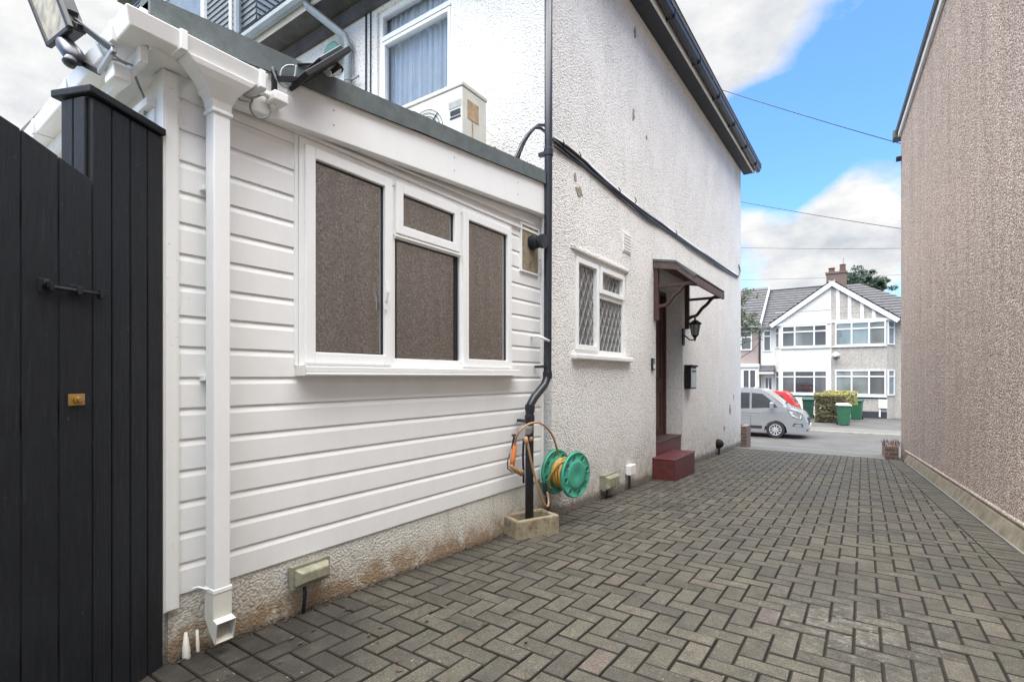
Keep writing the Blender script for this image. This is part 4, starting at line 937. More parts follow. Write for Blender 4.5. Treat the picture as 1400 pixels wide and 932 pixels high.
mb = MB(); pts = [ax(x, y, -2.185) for x, y in ((697, 620), (694, 630), (694, 640), (700, 645))]; mb.tube(pts, .005, 6); mb.build('trigger', 'black_plastic', sg)
mb = MB(); mb.lathe(ax(713, 646, -2.20), ax(716, 647.5, -2.18)-ax(713, 646, -2.20), [(0, .027), (.008, .027), (.009, .02)], 14); mb.build('nozzle', 'rust_stain', sg)
mb = MB(); pts = smooth_pts([ax(x, y, X_) for x, y, X_ in ((704, 606, -2.19), (706, 597, -2.16), (712, 587, -2.13), (724, 579, -2.11), (737, 578, -2.10), (748, 585, -2.10), (756, 597, -2.12), (761, 612, -2.15), (763, 622, -2.17))]); mb.tube(pts, .0085, 8)
tag(mb.build('hose_arc', 'tan_hose', smooth=True), 'tan hose arching from the spray gun over the black pipe to the reel', 'hose')
mb = MB(); pts = smooth_pts([ax(x, y, X_) for x, y, X_ in ((721, 603, -2.11), (725, 625, -2.10), (731, 650, -2.09), (738, 674, -2.08), (744, 688, -2.08), (748.5, 692, -2.09), (750, 685, -2.11), (748, 672, -2.13))]); mb.tube(pts, .0085, 8)
tag(mb.build('hose_loop', 'tan_hose', smooth=True), 'tan hose dropping from the tap and turning up under the reel', 'hose')
mb = MB(); mb.tube([ax(746, 664, -2.2), ax(749, 690, -2.2), (-2.2, 3.72, -.13)], .013, 8); mb.lathe(ax(745, 668, -2.2), (0, 0, 1), [(-.05, .012), (0, .022), (.05, .018)], 10); tag(mb.build('standpipe', 'black_plastic'), 'short black standpipe behind the hose under the green reel', 'pipe')

# ------------------------------------------------------------------ floodlights and junction box
fl1 = thing('floodlight', 'black floodlight with dirty yellow glass on arms from the rear eave', 'floodlight', tuple(ay(110, 60, .66)))
fc = [ay(x, y, .66) for x, y in ((36, -18), (69, 63), (98, 40), (70, -34))]
n1 = (fc[1]-fc[0]).cross(fc[2]-fc[1]).normalized()
if n1.y > 0: n1 = -n1
cen = sum(fc, Vector())/4
mb = MB(); mb.loft([[p for p in fc], [cen+(p-cen)*.75-n1*.07 for p in fc]]); mb.build('lamp_housing', 'black_iron', fl1, bev=.006)
mb = MB()
for a, b_ in zip(fc, fc[1:]+fc[:1]): mb.bar(a+n1*.004, b_+n1*.004, .022, .018, up=n1)
mb.build('lamp_rim', 'black_iron', fl1, bev=.003)
gsc = [cen+(p-cen)*.90+n1*.003 for p in fc]; mb = MB(); mb.prism(gsc, n1*.004); mb.build('lamp_glass', 'lamp_reflector', fl1)
mb = MB(); Yq = .69
mb.bar(ay(82, 22, Yq), ay(100, 26, Yq), .03, .06); mb.bar(ay(92, 20, Yq), ay(155, 69, Yq+.02), .022, .014, up=(0, 1, 0)); mb.bar(ay(80, 52, Yq), ay(92, 60, Yq), .04, .03); mb.bar(ay(88, 74, Yq), ay(136, 99, Yq+.02), .022, .014, up=(0, 1, 0)); mb.bar(ay(88, 28, Yq), ay(112, 40, Yq), .03, .03)
mb.build('mounting_arm', 'black_iron', fl1, bev=.003)
mb = MB(); mb.bar(ay(156, 68, Yq+.02), ay(136, 99, Yq+.02), .02, .016, up=(0, 1, 0)); mb.build('arm_strap', 'galvanised', fl1, bev=.002)
mb = MB(); pa, pb = ay(84, 55, .67), ay(107, 84, .67); mb.tube([pa, pa.lerp(pb, .3), pa.lerp(pb, .75), pb], [.018, .034, .036, .018], 12); mb.lathe(ay(98, 82, .65), (.2, -.5, -1), [(0, .022), (.025, .022), (.03, .01)], 12); mb.build('motion_sensor', 'black_plastic', fl1, smooth=True)
mb = MB(); q = ay(158, 95, .74); mb.box(q.x-.05, q.x+.04, .72, .78, 2.245, 2.30); mb.build('terminal_box', 'white_plastic', fl1, bev=.005)
mb = MB(); mb.tube(smooth_pts([ay(133, 60, .70), ay(145, 78, .72), ay(165, 84, .76), ay(180, 95, .80), ay(190, 118, .84), ay(197, 135, .85), ay(198, 158, .86)]), .005, 6); mb.tube(smooth_pts([ay(150, 72, .70), ay(168, 84, .74), ay(182, 90, .78)]), .004, 6); mb.build('lamp_flex', 'grey_plastic', fl1, smooth=True)
tb = MB(PF((-2.3, 0), (-3, 0)) if False else I3); q = ay(190, 138, .85); tb.box(q.x-.05, q.x+.03, .835, .87, 2.05, 2.185); tag(tb.build('cable_box', 'white_plastic', bev=.004), 'small white cable box on the rear wall above the gate post', 'cable box')
fl2 = thing('floodlight', 'black slab floodlight lying tilted over the white fascia under the grey downpipe', 'floodlight', (-2.15, 1.5, 2.6))
pa, pb = ax(407, 112, -2.14), ax(467, 76, -2.14)
vw = (pa.lerp(pb, .5)-Vector((0, 0, H))).normalized(); tt_ = (pb-pa).normalized(); upv = vw.cross(tt_).normalized(); upv = upv if upv.z > 0 else -upv; upv = (upv+vw*.14).normalized()
mb = MB(); mb.bar(pa, pb, .16, .026, up=upv); mb.build('lamp_housing', 'black_iron', fl2, bev=.004)
mb = MB(); mb.bar(pa.lerp(pb, .45)+upv*.024, pa.lerp(pb, .95)+upv*.024, .10, .02, up=upv); mb.build('heat_sink', 'black_plastic', fl2, bev=.003)
mb = MB(); mb.tube(smooth_pts([pa.lerp(pb, .8), ax(462, 88, -2.15), ax(468, 96, -2.16), ax(455, 103, -2.18)]), .007, 6); mb.bar(ax(452, 100, -2.17), ax(463, 92, -2.16), .03, .02); mb.tube(smooth_pts([ax(408, 88, -2.2), ax(430, 88, -2.19), ax(440, 90, -2.17)]), .006, 6); mb.bar(ax(380, 108, -2.16), ax(406, 109, -2.16), .014, .022); mb.build('mounting_arm', 'black_iron', fl2)
q = ax(455, 100, -2.18); mb = MB(); mb.tube([q+Vector((0, -.03, -.01)), q+Vector((0, .03, .03))], [.022, .026], 10); mb.build('motion_sensor', 'white_plastic', fl2)
mb = MB(); mb.tube(smooth_pts([ax(x, y, -2.17) for x, y in ((372, 92), (378, 108), (388, 119), (397, 116), (403, 104), (405, 90))]), .0045, 6); mb.tube(smooth_pts([ax(x, y, -2.18) for x, y in ((383, 106), (385, 96), (392, 90), (402, 90))]), .0045, 6); mb.build('lamp_flex', 'grey_plastic', fl2, smooth=True)
jb = thing('junction_box', 'small white electrical junction box on the fascia below the gutter end', 'junction box', (-2.2, 1.28, 2.37))
c0j, c1j = ax(364, 122, -2.215), ax(383, 150, -2.215)
mb = MB(); mb.box(-2.222, -2.145, c0j.y, c1j.y, c1j.z+.0, c0j.z-.02); mb.build('box_body', 'white_plastic', jb, bev=.006)
mb = MB(); mb.lathe((-2.20, c0j.y-.002, (c0j.z+c1j.z)/2), (0, -1, 0), [(0, .014), (.02, .014), (.025, .008)], 10); mb.lathe((-2.20, (c0j.y+c1j.y)/2-.01, c1j.z), (0, 0, -1), [(0, .012), (.018, .012), (.022, .006)], 10); mb.build('cable_gland', 'white_plastic', jb)
mb = MB(); mb.tube(smooth_pts([ax(x, y, X_) for x, y, X_ in ((370, 152, -2.2), (366, 160, -2.2), (355, 162, -2.2), (346, 156, -2.2), (342, 146, -2.2), (345, 136, -2.2))]), .0045, 6); mb.tube(smooth_pts([ax(x, y, -2.19) for x, y in ((330, 108), (331, 122), (336, 132), (346, 134), (358, 130))]), .0045, 6); mb.build('cable', 'grey_plastic', jb, smooth=True)
mb = MB(); mb.box(-2.20, -2.185, c0j.y+.015, c0j.y+.035, c0j.z-.03, 2.50); mb.build('mount_strap', 'black_iron', jb)

# ------------------------------------------------------------------ RIGHT HOUSE
rh = thing('pebbledash_house', 'tall brown pebbledashed house side wall filling the right of the driveway', 'house', (3, 4, 0))
def rpt(y, off): return (rwx(y, off), y)
ys = [-4.2, 0, 3, 6, 9, 11, 12.5]
mb = MB(); mb.loft([[(*rpt(y, .075), -.6), (*rpt(y, .075), 6.1), (*rpt(y, .4), 6.1), (*rpt(y, .4), -.6)] for y in (-4.2, 12.5)]); mb.build('side_wall', 'brown_pebbledash', rh)
mb = MB(); mb.box(rwx(12.5, .42), 9, 12.2, 12.49, -.9, 6.1); mb.box(rwx(-4, .42), 9, -4.2, -3.9, -.6, 6.1); mb.build('end_wall', 'brown_pebbledash', rh)
mb = MB(); 
mb.loft([[(*rpt(y, .0), gz(y)-.1), (*rpt(y, .0), gz(y)+.012), (*rpt(y, .055), gz(y)+.13+.006*math.sin(y*2)), (*rpt(y, .080), gz(y)+.15+.006*math.sin(y*2)), (*rpt(y, .08), gz(y)-.1)] for y in [-4.2+.6*i for i in range(27)]]); mb.build('plinth_fillet', 'tan_cement_fillet', rh)
mb = MB(); mb.loft([[(*rpt(y, .073), gz(y)+.152), (*rpt(y, .060), gz(y)+.160), (*rpt(y, .060), gz(y)+.175), (*rpt(y, .078), gz(y)+.19)] for y in [-4.1+.8*i for i in range(21)]]); mb.build('bell_drip', 'brown_pebbledash', rh)
mb = MB(); mb.loft([[(*rpt(y, -.004), gz(y)-.02), (*rpt(y, -.006), gz(y)+.016), (*rpt(y, .006), gz(y)+.022), (*rpt(y, .006), gz(y)-.02)] for y in [-4.1+.8*i for i in range(20)]]); mb.build('fillet_edge', 'pale_concrete', rh)
ez = 5.86
mb = MB(); mb.loft([[(*rpt(y, .035), ez-.03), (*rpt(y, .074), ez-.03), (*rpt(y, .074), ez+.10), (*rpt(y, .035), ez+.10)] for y in (-4.2, 12.56)]); mb.build('fascia', 'white_paint', rh, bev=.004)
mb = MB(); mb.loft([[(*rpt(y, .034), ez+.115), (*rpt(y, .002), ez+.115), (*rpt(y, .002), ez+.085), (*rpt(y, .012), ez+.07), (*rpt(y, .034), ez+.07)] for y in (-4.2, 12.66)]); mb.build('gutter', 'roof_felt', rh)
mb = MB(); mb.box(rwx(12.6, -.04), rwx(12.6, .5), 12.62, 12.86, ez-.02, ez+.16); mb.build('gutter_corner', 'roof_felt', rh, bev=.02)
mb = MB(); courses(mb, (*rpt(12.7, .01), ez+.117), (*rpt(-4.3, .01), ez+.117), (5, -4.3, 9.2), (5, 12.7, 9.2), 22); mb.build('roof', 'dark_tiles', rh)
mb = MB(); q = Vector((rwx(12.4, .05), 12.45, 5.36)); mb.box(q.x-.06, q.x+.05, 12.38, 12.5, 5.33, 5.39); mb.build('cable_bracket', 'black_iron', rh)
# brick stub walls
mb = MB(); mb.loft([[(x, 11.86, -.6), (x, 11.86, -.19), (x, 12.3, -.16), (x, 13.6, -.33), (x, 14.0, -.6), (x, 14.0, -.75)] for x in (.34, .545)]); tag(mb.build('brick_stub_wall', 'brickwork', bev=.01), 'low broken brick wall at the right foot of the driveway mouth', 'brick wall')
mb = MB(); rnd = random.Random(5)
for i in range(70):
    x = rnd.uniform(.30, .58); y = rnd.uniform(11.86, 12.7); h_ = rnd.uniform(.03, .12); dx, dy = rnd.uniform(-.05, .05), rnd.uniform(-.05, .05)
    mb.bm.faces.new([mb.bm.verts.new(p) for p in ((x, y, -.19), (x+.012, y, -.19), (x+dx+.004, y+dy, -.19+h_))])
tag(mb.build('weeds', 'dead_leaf', normals=False), 'dry weeds growing on the low broken brick wall', 'weeds', kind='stuff')
mb = MB(); mb.box(-2.30, -2.17, YE+.03, YE+.55, -.7, .0); tag(mb.build('brick_pier', 'brickwork', bev=.01), 'small brick pier at the far front corner of the white roughcast house', 'brick pier')

# ------------------------------------------------------------------ HOUSES ACROSS
YFc = 35.5; GZ = -1.25
def grid_window(par, name, xf, a0, a1, z0, z1, cols, tz, pane, n=.0, w=.07, mat='white_paint', label=None, extra=None):
    mb = MB(xf); frame(mb, a0, a1, z0, z1, w, n-.02, n+.06)
    for c in cols: mb.box(c-w*.55, c+w*.55, n-.02, n+.055, z0+w, z1-w)
    edges = [a0+w]+[x for c in cols for x in (c-w*.55, c+w*.55)]+[a1-w]
    if tz:
        for e0_, e1_ in zip(edges[::2], edges[1::2]): mb.box(e0_, e1_, n-.02, n+.05, tz-.035, tz+.035)
    o = mb.build(name, mat, par)
    if label: o['label'] = label
    ps = pane if isinstance(pane, list) else [pane]*(len(cols)+1)
    groups = {}
    for k, (e0_, e1_) in enumerate(zip(edges[::2], edges[1::2])):
        groups.setdefault(ps[k], []).append((e0_, e1_))
    for m_, L in groups.items():
        mb = MB(xf)
        for e0_, e1_ in L: mb.face([(e0_, n+.012, z0+w), (e1_, n+.012, z0+w), (e1_, n+.012, z1-w), (e0_, n+.012, z1-w)])
        mb.build('pane', m_, o, normals=False)
    return o
MW = YFc+.7
# --- cream house
ch = thing('cream_house', 'cream rendered terraced house with stacked bay windows across the road', 'house', (-3.4, 36, GZ))
X0c, XP = -5.45, -1.57
mb = MB(YF(MW)); rect_with_holes(mb, X0c, XP, GZ-.1, 4.28, -.25, 0, []); mb.build('wall', 'cream_render', ch)
mb = MB(); mb.box(X0c, XP, MW+.26, 44.5, GZ, 4.28); mb.build('house_core', 'cream_render', ch)
def bay(par, pts, mat):
    mb = MB(); mb.foot(pts, GZ-.05, 4.30); mb.build('bay', mat, par)
bay(ch, [(-4.60, MW-.002), (-4.22, YFc), (XP-.001, YFc), (XP-.001, MW-.002)], 'cream_render')
xf = YF(YFc)
grid_window(ch, 'upper_bay_window', xf, -4.16, -1.75, 2.93, 4.25, [-3.45, -2.42], 3.86, ['grey_blind_pane', 'net_curtain_pane', 'grey_blind_pane'])
grid_window(ch, 'lower_bay_window', xf, -4.16, -1.75, .10, 1.50, [-3.45, -2.42], 1.12, ['grey_blind_pane', 'dark_pane', 'grey_blind_pane'])
xs = PF((-4.60, MW), (-4.22, YFc))
for zz, tz_ in ((2.93, 3.86), (.10, 1.12)):
    grid_window(ch, 'bay_side_window', lambda a, n, z: xs(a, n, z), .08, .70, zz, zz+1.32+(0.08 if zz < 1 else 0), [], tz_, 'grey_blind_pane')
mb = MB(xf); mb.box(-4.25, -1.6, .0, .09, .0, .07); mb.box(-4.25, -1.6, .0, .09, 2.85, 2.91); mb.build('bay_sill', 'white_paint', ch)
mb = MB(xf); mb.box(-4.2, -1.6, .0, .012, -.09, -.005); mb.build('shadow_band', 'black_band', ch)
grid_window(ch, 'landing_window', YF(MW), -5.30, -4.83, 2.75, 4.10, [], 3.72, 'grey_blind_pane')
mb = MB(YF(MW)); mb.box(-5.25, -4.72, 0, .05, GZ+.15, 1.25); d_ = mb.build('front_door', 'white_paint', ch)
mb = MB(YF(MW)); mb.box(-5.15, -5.02, .05, .056, .0, 1.05); mb.box(-4.95, -4.82, .05, .056, .0, 1.05); mb.build('door_glass', 'dark_pane', d_)
mb = MB(); mb.loft([[(x, MW-.002, 1.85), (x, MW-.75, 1.50), (x, MW-.75, 1.42), (x, MW-.002, 1.42)] for x in (-5.42, -4.62)]); mb.build('porch_roof', 'dark_tiles', ch)
mb = MB(YF(MW)); mb.box(-5.42, -4.62, .02, .78, 1.30, 1.415); mb.build('porch_fascia', 'white_paint', ch)
# --- grey house
gh = thing('grey_house', 'grey pebbledashed terraced house with timbered gable, right of the cream one', 'house', (1, 36, GZ))
X1g = 4.2
mb = MB(); mb.box(XP+.002, X1g, MW, 44.5, GZ-.1, 4.28); mb.build('wall', 'grey_pebbledash', gh)
bay(gh, [(XP+.001, MW-.002), (XP+.001, YFc), (1.10, YFc), (1.48, MW-.002)], 'grey_pebbledash')
grid_window(gh, 'upper_bay_window', xf, -1.36, 1.06, 2.93, 4.30, [-.55, .28], 3.90, 'net_curtain_pane')
grid_window(gh, 'lower_bay_window', xf, -1.36, 1.06, .06, 1.52, [-.55, .28], 1.14, ['net_curtain_pane', 'net_curtain_pane', 'grey_blind_pane'])
xs2 = PF((1.10, YFc), (1.48, MW))
for zz, tz_ in ((2.93, 3.90), (.06, 1.14)):
    grid_window(gh, 'bay_side_window', lambda a, n, z: xs2(a, n, z), .05, .72, zz, zz+(1.37 if zz > 1 else 1.46), [], tz_, 'sky_blue_glass')
mb = MB(xf); mb.box(XP+.05, 1.10, .0, .09, -.04, .03); mb.box(XP+.05, 1.10, .0, .09, 2.85, 2.91); mb.build('bay_sill', 'white_paint', gh)
mb = MB(xf); mb.box(XP+.02, 1.10, .0, .012, -.13, -.045); mb.box(-.1, 1.10, .0, .015, GZ-.0, -.85); mb.build('base_and_sill_shadow_band', 'black_band', gh)  # strip below the sill is painted-in shade; lower strip is the black base
mb = MB(); mb.tube([(XP, YFc-.03, GZ), (XP, YFc-.03, 4.3)], .03, 8); mb.build('party_downpipe', 'cream_render', gh)
mt = thing('meter_box', 'white meter box low on the grey house wall', 'meter box', (.85, 35.4, -.6)); q0, q1 = ay(1201, 546, YFc), ay(1213, 558, YFc)
mb = MB(xf); mb.box(q0.x, q1.x, .003, .12, q1.z, q0.z); mb.build('box_door', 'white_paint', mt, bev=.01); mb = MB(xf); mb.box(q0.x+.02, q0.x+.10, .003, .05, GZ+.1, q1.z-.002); mb.build('cable_duct', 'white_paint', mt)
ds = thing('satellite_dish', 'grey satellite dish between the storeys of the grey house', 'satellite dish', (-1.2, 35.4, 2.2)); q = ay(1143, 487, YFc)
mb = MB(); mb.lathe((q.x, YFc-.30, q.z), (.2, -1, .25), [(.06, .23), (.04, .17), (.015, .09), (0, .01), (-.012, .01), (.005, .10), (.05, .235)], 24); mb.build('dish', 'cream_metal', ds, smooth=True)
mb = MB(); mb.tube([(q.x, YFc-.28, q.z), (q.x-.05, YFc-.1, q.z-.1), (q.x-.1, YFc-.0, q.z-.15)], .02, 6); mb.tube([(q.x, YFc-.3, q.z-.28), (q.x+.1, YFc-.7, q.z+.02)], .012, 6); mb.build('dish_arm', 'black_iron', ds)
# gable over both bays (belongs to the grey/cream pair: built as cream half + grey half)
ap = (XP+.06, 6.72); gL = (-4.72, 4.40); gR = (1.55, 4.36)
def tri(par, pts, mat, name, y0=YFc+.0, y1=YFc+.25):
    mb = MB(); mb.loft([[(x, y0, z) for x, z in pts], [(x, y1, z) for x, z in pts]]); return mb.build(name, mat, par)
tri(ch, [(gL[0], gL[1]-.08), (XP, gL[1]-.08), (XP, ap[1]-.05)], 'cream_render', 'gable')
tri(gh, [(XP+.001, gL[1]-.08), (gR[0], gR[1]-.04), (ap[0]+.0, ap[1]-.02), (XP+.001, ap[1]-.05)], 'grey_pebbledash', 'gable')
mb = MB(YF(YFc)); mb.box(-4.5, XP-.01, .0, .03, 5.1, 5.13); mb.build('gable_joint', 'cream_plastic', ch)
def barge(par, p, q, name='bargeboard'):
    mb = MB(); d = Vector((q[0]-p[0], 0, q[1]-p[1])).normalized(); nv = Vector((d.z, 0, -d.x)); 
    if nv.z > 0: nv = -nv
    a, b_ = Vector((p[0], YFc-.16, p[1])), Vector((q[0], YFc-.16, q[1]))
    mb.loft([[a, b_, b_+nv*.25, a+nv*.25], [x+Vector((0, .05, 0)) for x in (a, b_, b_+nv*.25, a+nv*.25)]]); mb.build(name, 'white_paint', par)
barge(ch, (gL[0]-.12, gL[1]-.02), (ap[0], ap[1]+.06)); barge(gh, (ap[0]+.002, ap[1]+.06), (gR[0]+.15, gR[1]-.03))
mb = MB(YF(YFc)); mb.box(-4.6, XP-.002, .0, .06, 4.28, 4.42); mb.build('gable_base_board', 'white_paint', ch)
mb = MB(YF(YFc)); mb.box(XP+.002, gR[0]+.1, .0, .06, 4.302, 4.44); mb.build('gable_base_board', 'white_paint', gh)
mb = MB(YF(YFc))
for px in (1145.5, 1161.5, 1178.5, 1194.5):
    x = ay(px, 430, YFc).x; zt_ = ap[1]-(x-ap[0])*(ap[1]-gR[1])/(gR[0]-ap[0])-.12; mb.box(x-.085, x+.085, 0, .04, 4.441, zt_)
mb.build('gable_timber', 'white_paint', gh)
mb = MB(YF(YFc)); mb.box(ap[0]-.16, ap[0]+.16, .115, .165, ap[1]-.22, ap[1]+.07); mb.build('gable_apex_board', 'white_paint', ch)
# roofs
ry, rz = 39.9, 7.15
def quad_roof(par, A, B, C, D, n, name='roof', mat='dark_tiles'):
    mb = MB(); courses(mb, A, B, C, D, n, .035); return mb.build(name, mat, par)
quad_roof(ch, (X0c, MW-.25, 4.27), (XP, MW-.25, 4.27), (XP, ry, rz), (X0c, ry, rz), 15)
quad_roof(gh, (XP+.001, MW-.25, 4.27), (X1g+.2, MW-.25, 4.27), (-.2, ry, rz), (XP+.001, ry, rz), 15)
quad_roof(gh, (X1g+.2, MW-.25, 4.27), (X1g+.2, 44.5, 4.27), (-.2+.01, ry+.4, rz), (-.2, ry, rz), 15)
gb = 39.4
quad_roof(ch, (gL[0]-.15, gb, gL[1]+.02), (gL[0]-.15, YFc-.2, gL[1]+.02), (ap[0], YFc-.2, ap[1]+.10), (ap[0], gb, ap[1]+.10), 13, 'gable_roof')
quad_roof(gh, (gR[0]+.18, YFc-.2, gR[1]), (gR[0]+.18, gb, gR[1]), (ap[0]+.001, gb, ap[1]+.10), (ap[0]+.001, YFc-.2, ap[1]+.10), 13, 'gable_roof')
mb = MB(); mb.box(X0c, XP, ry-.08, ry+.08, rz-.05, rz+.08); mb.build('ridge_tiles', 'dark_tiles', ch)
# chimney
q = ay(1141, 380, 37.2)
mb = MB(); mb.box(q.x-.42, q.x+.62, 36.9, 37.6, 6.3, 7.45); mb.box(q.x-.47, q.x+.67, 36.85, 37.65, 7.452, 7.56); cm = mb.build('chimney', 'brickwork', gh)
mb = MB(); mb.lathe((q.x-.15, 37.2, 7.56), (0, 0, 1), [(0, .17), (.2, .15), (.26, .20), (.3, .16)], 12); mb.lathe((q.x+.42, 37.2, 7.56), (0, 0, 1), [(0, .17), (.38, .15), (.42, .18), (.46, .14)], 12); mb.build('chimney_pot', 'terracotta', cm)
mb = MB(); q = ay(1153, 352, 37.3); mb.tube([(q.x, 37.3, 7.0), (q.x, 37.3, q.z)], .02, 6); mb.build('aerial_mast', 'grey_plastic', gh)
# --- left pinkish house
lh = thing('pink_brown_house', 'pinkish brown rendered terraced house half hidden behind the white corner', 'house', (-7.5, 36, GZ))
mb = MB(); mb.box(-13, X0c-.02, MW-.1, 44.5, GZ-.1, 4.3); mb.build('wall', 'pink_brown_render', lh)
mb = MB(); mb.box(-13, X0c-.03, MW-.5, MW-.102, GZ-.05, 1.75); mb.build('ground_floor_front', 'cream_render', lh)
mb = MB(); mb.box(-13, X0c-.03, MW-.62, MW-.103, 1.752, 1.95); mb.build('white_ledge', 'white_paint', lh)
grid_window(lh, 'front_window', YF(MW-.5), -6.45, -5.62, -.5, 1.6, [-6.03], None, 'dark_pane')
grid_window(lh, 'upper_window', YF(MW-.1), -7.4, -5.95, 2.85, 4.1, [-6.6], 3.7, 'grey_blind_pane')
quad_roof(lh, (-13, MW-.4, 4.27), (X0c-.03, MW-.4, 4.27), (X0c-.03, ry, rz+.28), (-13, ry, rz+.28), 15)
mb = MB(); mb.loft([[(x, MW-.42, 4.25), (x, ry, rz+.22), (x, ry, rz+.36), (x, MW-.42, 4.42)] for x in (X0c-.029, X0c+.10)]); mb.build('verge_wall', 'grey_plastic', lh)
mb = MB(); mb.tube([(X0c-.0, MW-.56, 1.95), (X0c-.0, MW-.50, 4.3)], .05, 8); mb.build('downpipe', 'black_plastic', lh)
# ------------------------------------------------------------------ vehicles
def vehicle(t, outline, halfw, taper, body_mat, loc, rot=0, wheels=(), wr=.33, side_glass=(), dz=.15):
    """outline: side polygon (x,z), nose at x=0 and tail at negative x"""
    def wy(x, z):
        w = halfw-taper*max(0, (z-1.0))**1.5
        L = min(p[0] for p in outline)
        fx = max(0, (x+.55)/.55); w -= .22*fx*fx*fx
        return w
    M = Matrix.Translation(loc) @ Matrix.Rotation(rot, 4, 'Z')
    mb = MB(); bm = mb.bm
    mb.loft([[(x, -halfw, z) for x, z in outline], [(x, halfw, z) for x, z in outline]])
    zmin, zmax = min(z for _, z in outline), max(z for _, z in outline); xmin = min(x for x, _ in outline)
    z = zmin+.1
    while z < zmax:
        bmesh.ops.bisect_plane(bm, geom=bm.verts[:]+bm.edges[:]+bm.faces[:], plane_co=(0, 0, z), plane_no=(0, 0, 1)); z += .14
    x = -.08
    while x > -.9:
        bmesh.ops.bisect_plane(bm, geom=bm.verts[:]+bm.edges[:]+bm.faces[:], plane_co=(x, 0, 0), plane_no=(1, 0, 0)); x -= .14
    for y in (-halfw*.5, 0, halfw*.5): bmesh.ops.bisect_plane(bm, geom=bm.verts[:]+bm.edges[:]+bm.faces[:], plane_co=(0, y, 0), plane_no=(0, 1, 0))
    for v in bm.verts: v.co.y *= wy(v.co.x, v.co.z)/halfw; v.co.x -= .12*(v.co.y/halfw)**2*max(0, 1+v.co.x/.7) if v.co.x > -.7 else 0
    body = mb.build('body', body_mat, t, bev=.03, seg=3, xform=M)
    for p in body.data.polygons: p.use_smooth = False
    def side_poly(name, pts, mat, off=.006, sides=(-1, 1), par=None):
        for sd in sides:
            mb = MB(); pp = []
            n_ = len(pts)
            for i in range(n_):
                a, b_ = pts[i], pts[(i+1) % n_]
                for k in range(3): pp.append((a[0]+(b_[0]-a[0])*k/3, a[1]+(b_[1]-a[1])*k/3))
            def P3(x, z, o): yv = wy(x, z)+o; xs_ = x-(.12*(yv/halfw)**2*max(0, 1+x/.7) if x > -.7 else 0); return Vector((xs_, sd*yv, z))
            mb.loft([[P3(x, z, off) for x, z in pp], [P3(x, z, -.02) for x, z in pp]])
            mb.build(name, mat, par or t, xform=M)
    def cross(name, x0, z0, x1, z1, f0, f1, mat, off=.008):
        mb = MB(); w0, w1 = wy(x0, z0)*f0, wy(x1, z1)*f1
        d = Vector((x1-x0, 0, z1-z0)).normalized(); nn = Vector((-d.z, 0, d.x)); nn = nn if nn.x > 0 else -nn
        if abs(d.x) > .95: nn = Vector((0, 0, 1))
        ys_ = [-1, -.6, -.2, .2, .6, 1]
        def b(x, w, y_): return x-(.12*(y_*w/halfw)**2*max(0, 1+x/.7) if x > -.7 else 0)
        mb.loft([[Vector((b(x0, w0, y_), y_*w0, z0))+nn*off for y_ in ys_]+[Vector((b(x1, w1, y_), y_*w1, z1))+nn*off for y_ in ys_[::-1]],
                 [Vector((b(x0, w0, y_), y_*w0, z0))-nn*.02 for y_ in ys_]+[Vector((b(x1, w1, y_), y_*w1, z1))-nn*.02 for y_ in ys_[::-1]]])
        return mb.build(name, mat, t, xform=M)
    for wx in wheels:
        for sd in (-1, 1):
            c = Vector((wx, sd*(halfw-.02), wr)); ax_ = Vector((0, sd, 0))
            mb = MB(); mb.lathe(c-ax_*.2, ax_, [(0, wr*.9), (.01, wr), (.19, wr), (.215, wr*.92), (.216, wr*.66), (.15, wr*.62)], 32); wo = mb.build('wheel', 'tyre_rubber', t, xform=M)
            mb = MB(); mb.lathe(c-ax_*.02, ax_, [(0, wr*.30), (.012, wr*.30)], 20); mb.tube([c+ax_*.012+(Vector((math.cos(2*math.pi*k/28), 0, math.sin(2*math.pi*k/28))))*wr*.62 for k in range(29)], .016, 6)
            for k in range(10):
                a = 2*math.pi*k/10; d = Vector((math.cos(a), 0, math.sin(a))); mb.bar(c+ax_*.0+d*.03, c+ax_*.005+d*wr*.60, .035, .02, up=(0, 1, 0))
            mb.lathe(c, ax_, [(0, .06), (.02, .05), (.022, .01)], 14); mb.build('rim', 'alloy', wo, xform=M)
    return side_poly, cross, M, wy
def arch(cx, r, zb, n=9):   # points of a wheel arch cut, going in -x direction
    return [(cx+r*math.cos(math.pi*k/n), zb+r*math.sin(math.pi*k/n)) for k in range(n+1)]
van = thing('delivery_van', 'silver van seen from its side beyond the white corner, nose to the right', 'van', (-2, 23.4, -1.3))
wr = .335; fx, rx = -1.12, -4.05
ol = [(-.03, .28), (0, .42), (0, .66), (-.05, .86), (-.13, 1.0), (-.30, 1.10), (-.78, 1.24), (-1.02, 1.42), (-1.50, 1.86), (-1.68, 1.94), (-2.1, 1.985), (-4.6, 1.97), (-4.93, 1.88), (-5.0, 1.2), (-4.98, .36), (-4.5, .30)]
ol += arch(rx, .40, wr)[::-1][::-1] if False else []
low = [(x, z) for x, z in [(-4.98, .36), (rx-.41, .28)]]
ol = ol[:14]+[(-4.98, .36), (rx-.42, .27)]+arch(rx, .40, .30)[::-1]+[(rx+.42, .25), (fx-.42, .25)]+arch(fx, .40, .30)[::-1]+[(fx+.42, .25)]
vloc = (-1.73, 23.4, -1.305)
sp_, cr_, Mv, wyv = vehicle(van, ol, .985, .13, 'silver_paint', vloc, 0, (fx, rx), wr)
sp_('front_window', [(-1.03, 1.22), (-1.30, 1.50), (-1.58, 1.74), (-1.98, 1.78), (-1.98, 1.16)], 'vehicle_glass')
sp_('rear_side_window', [(-2.06, 1.16), (-2.06, 1.78), (-2.95, 1.78), (-3.05, 1.22), (-2.7, 1.12)], 'vehicle_glass')
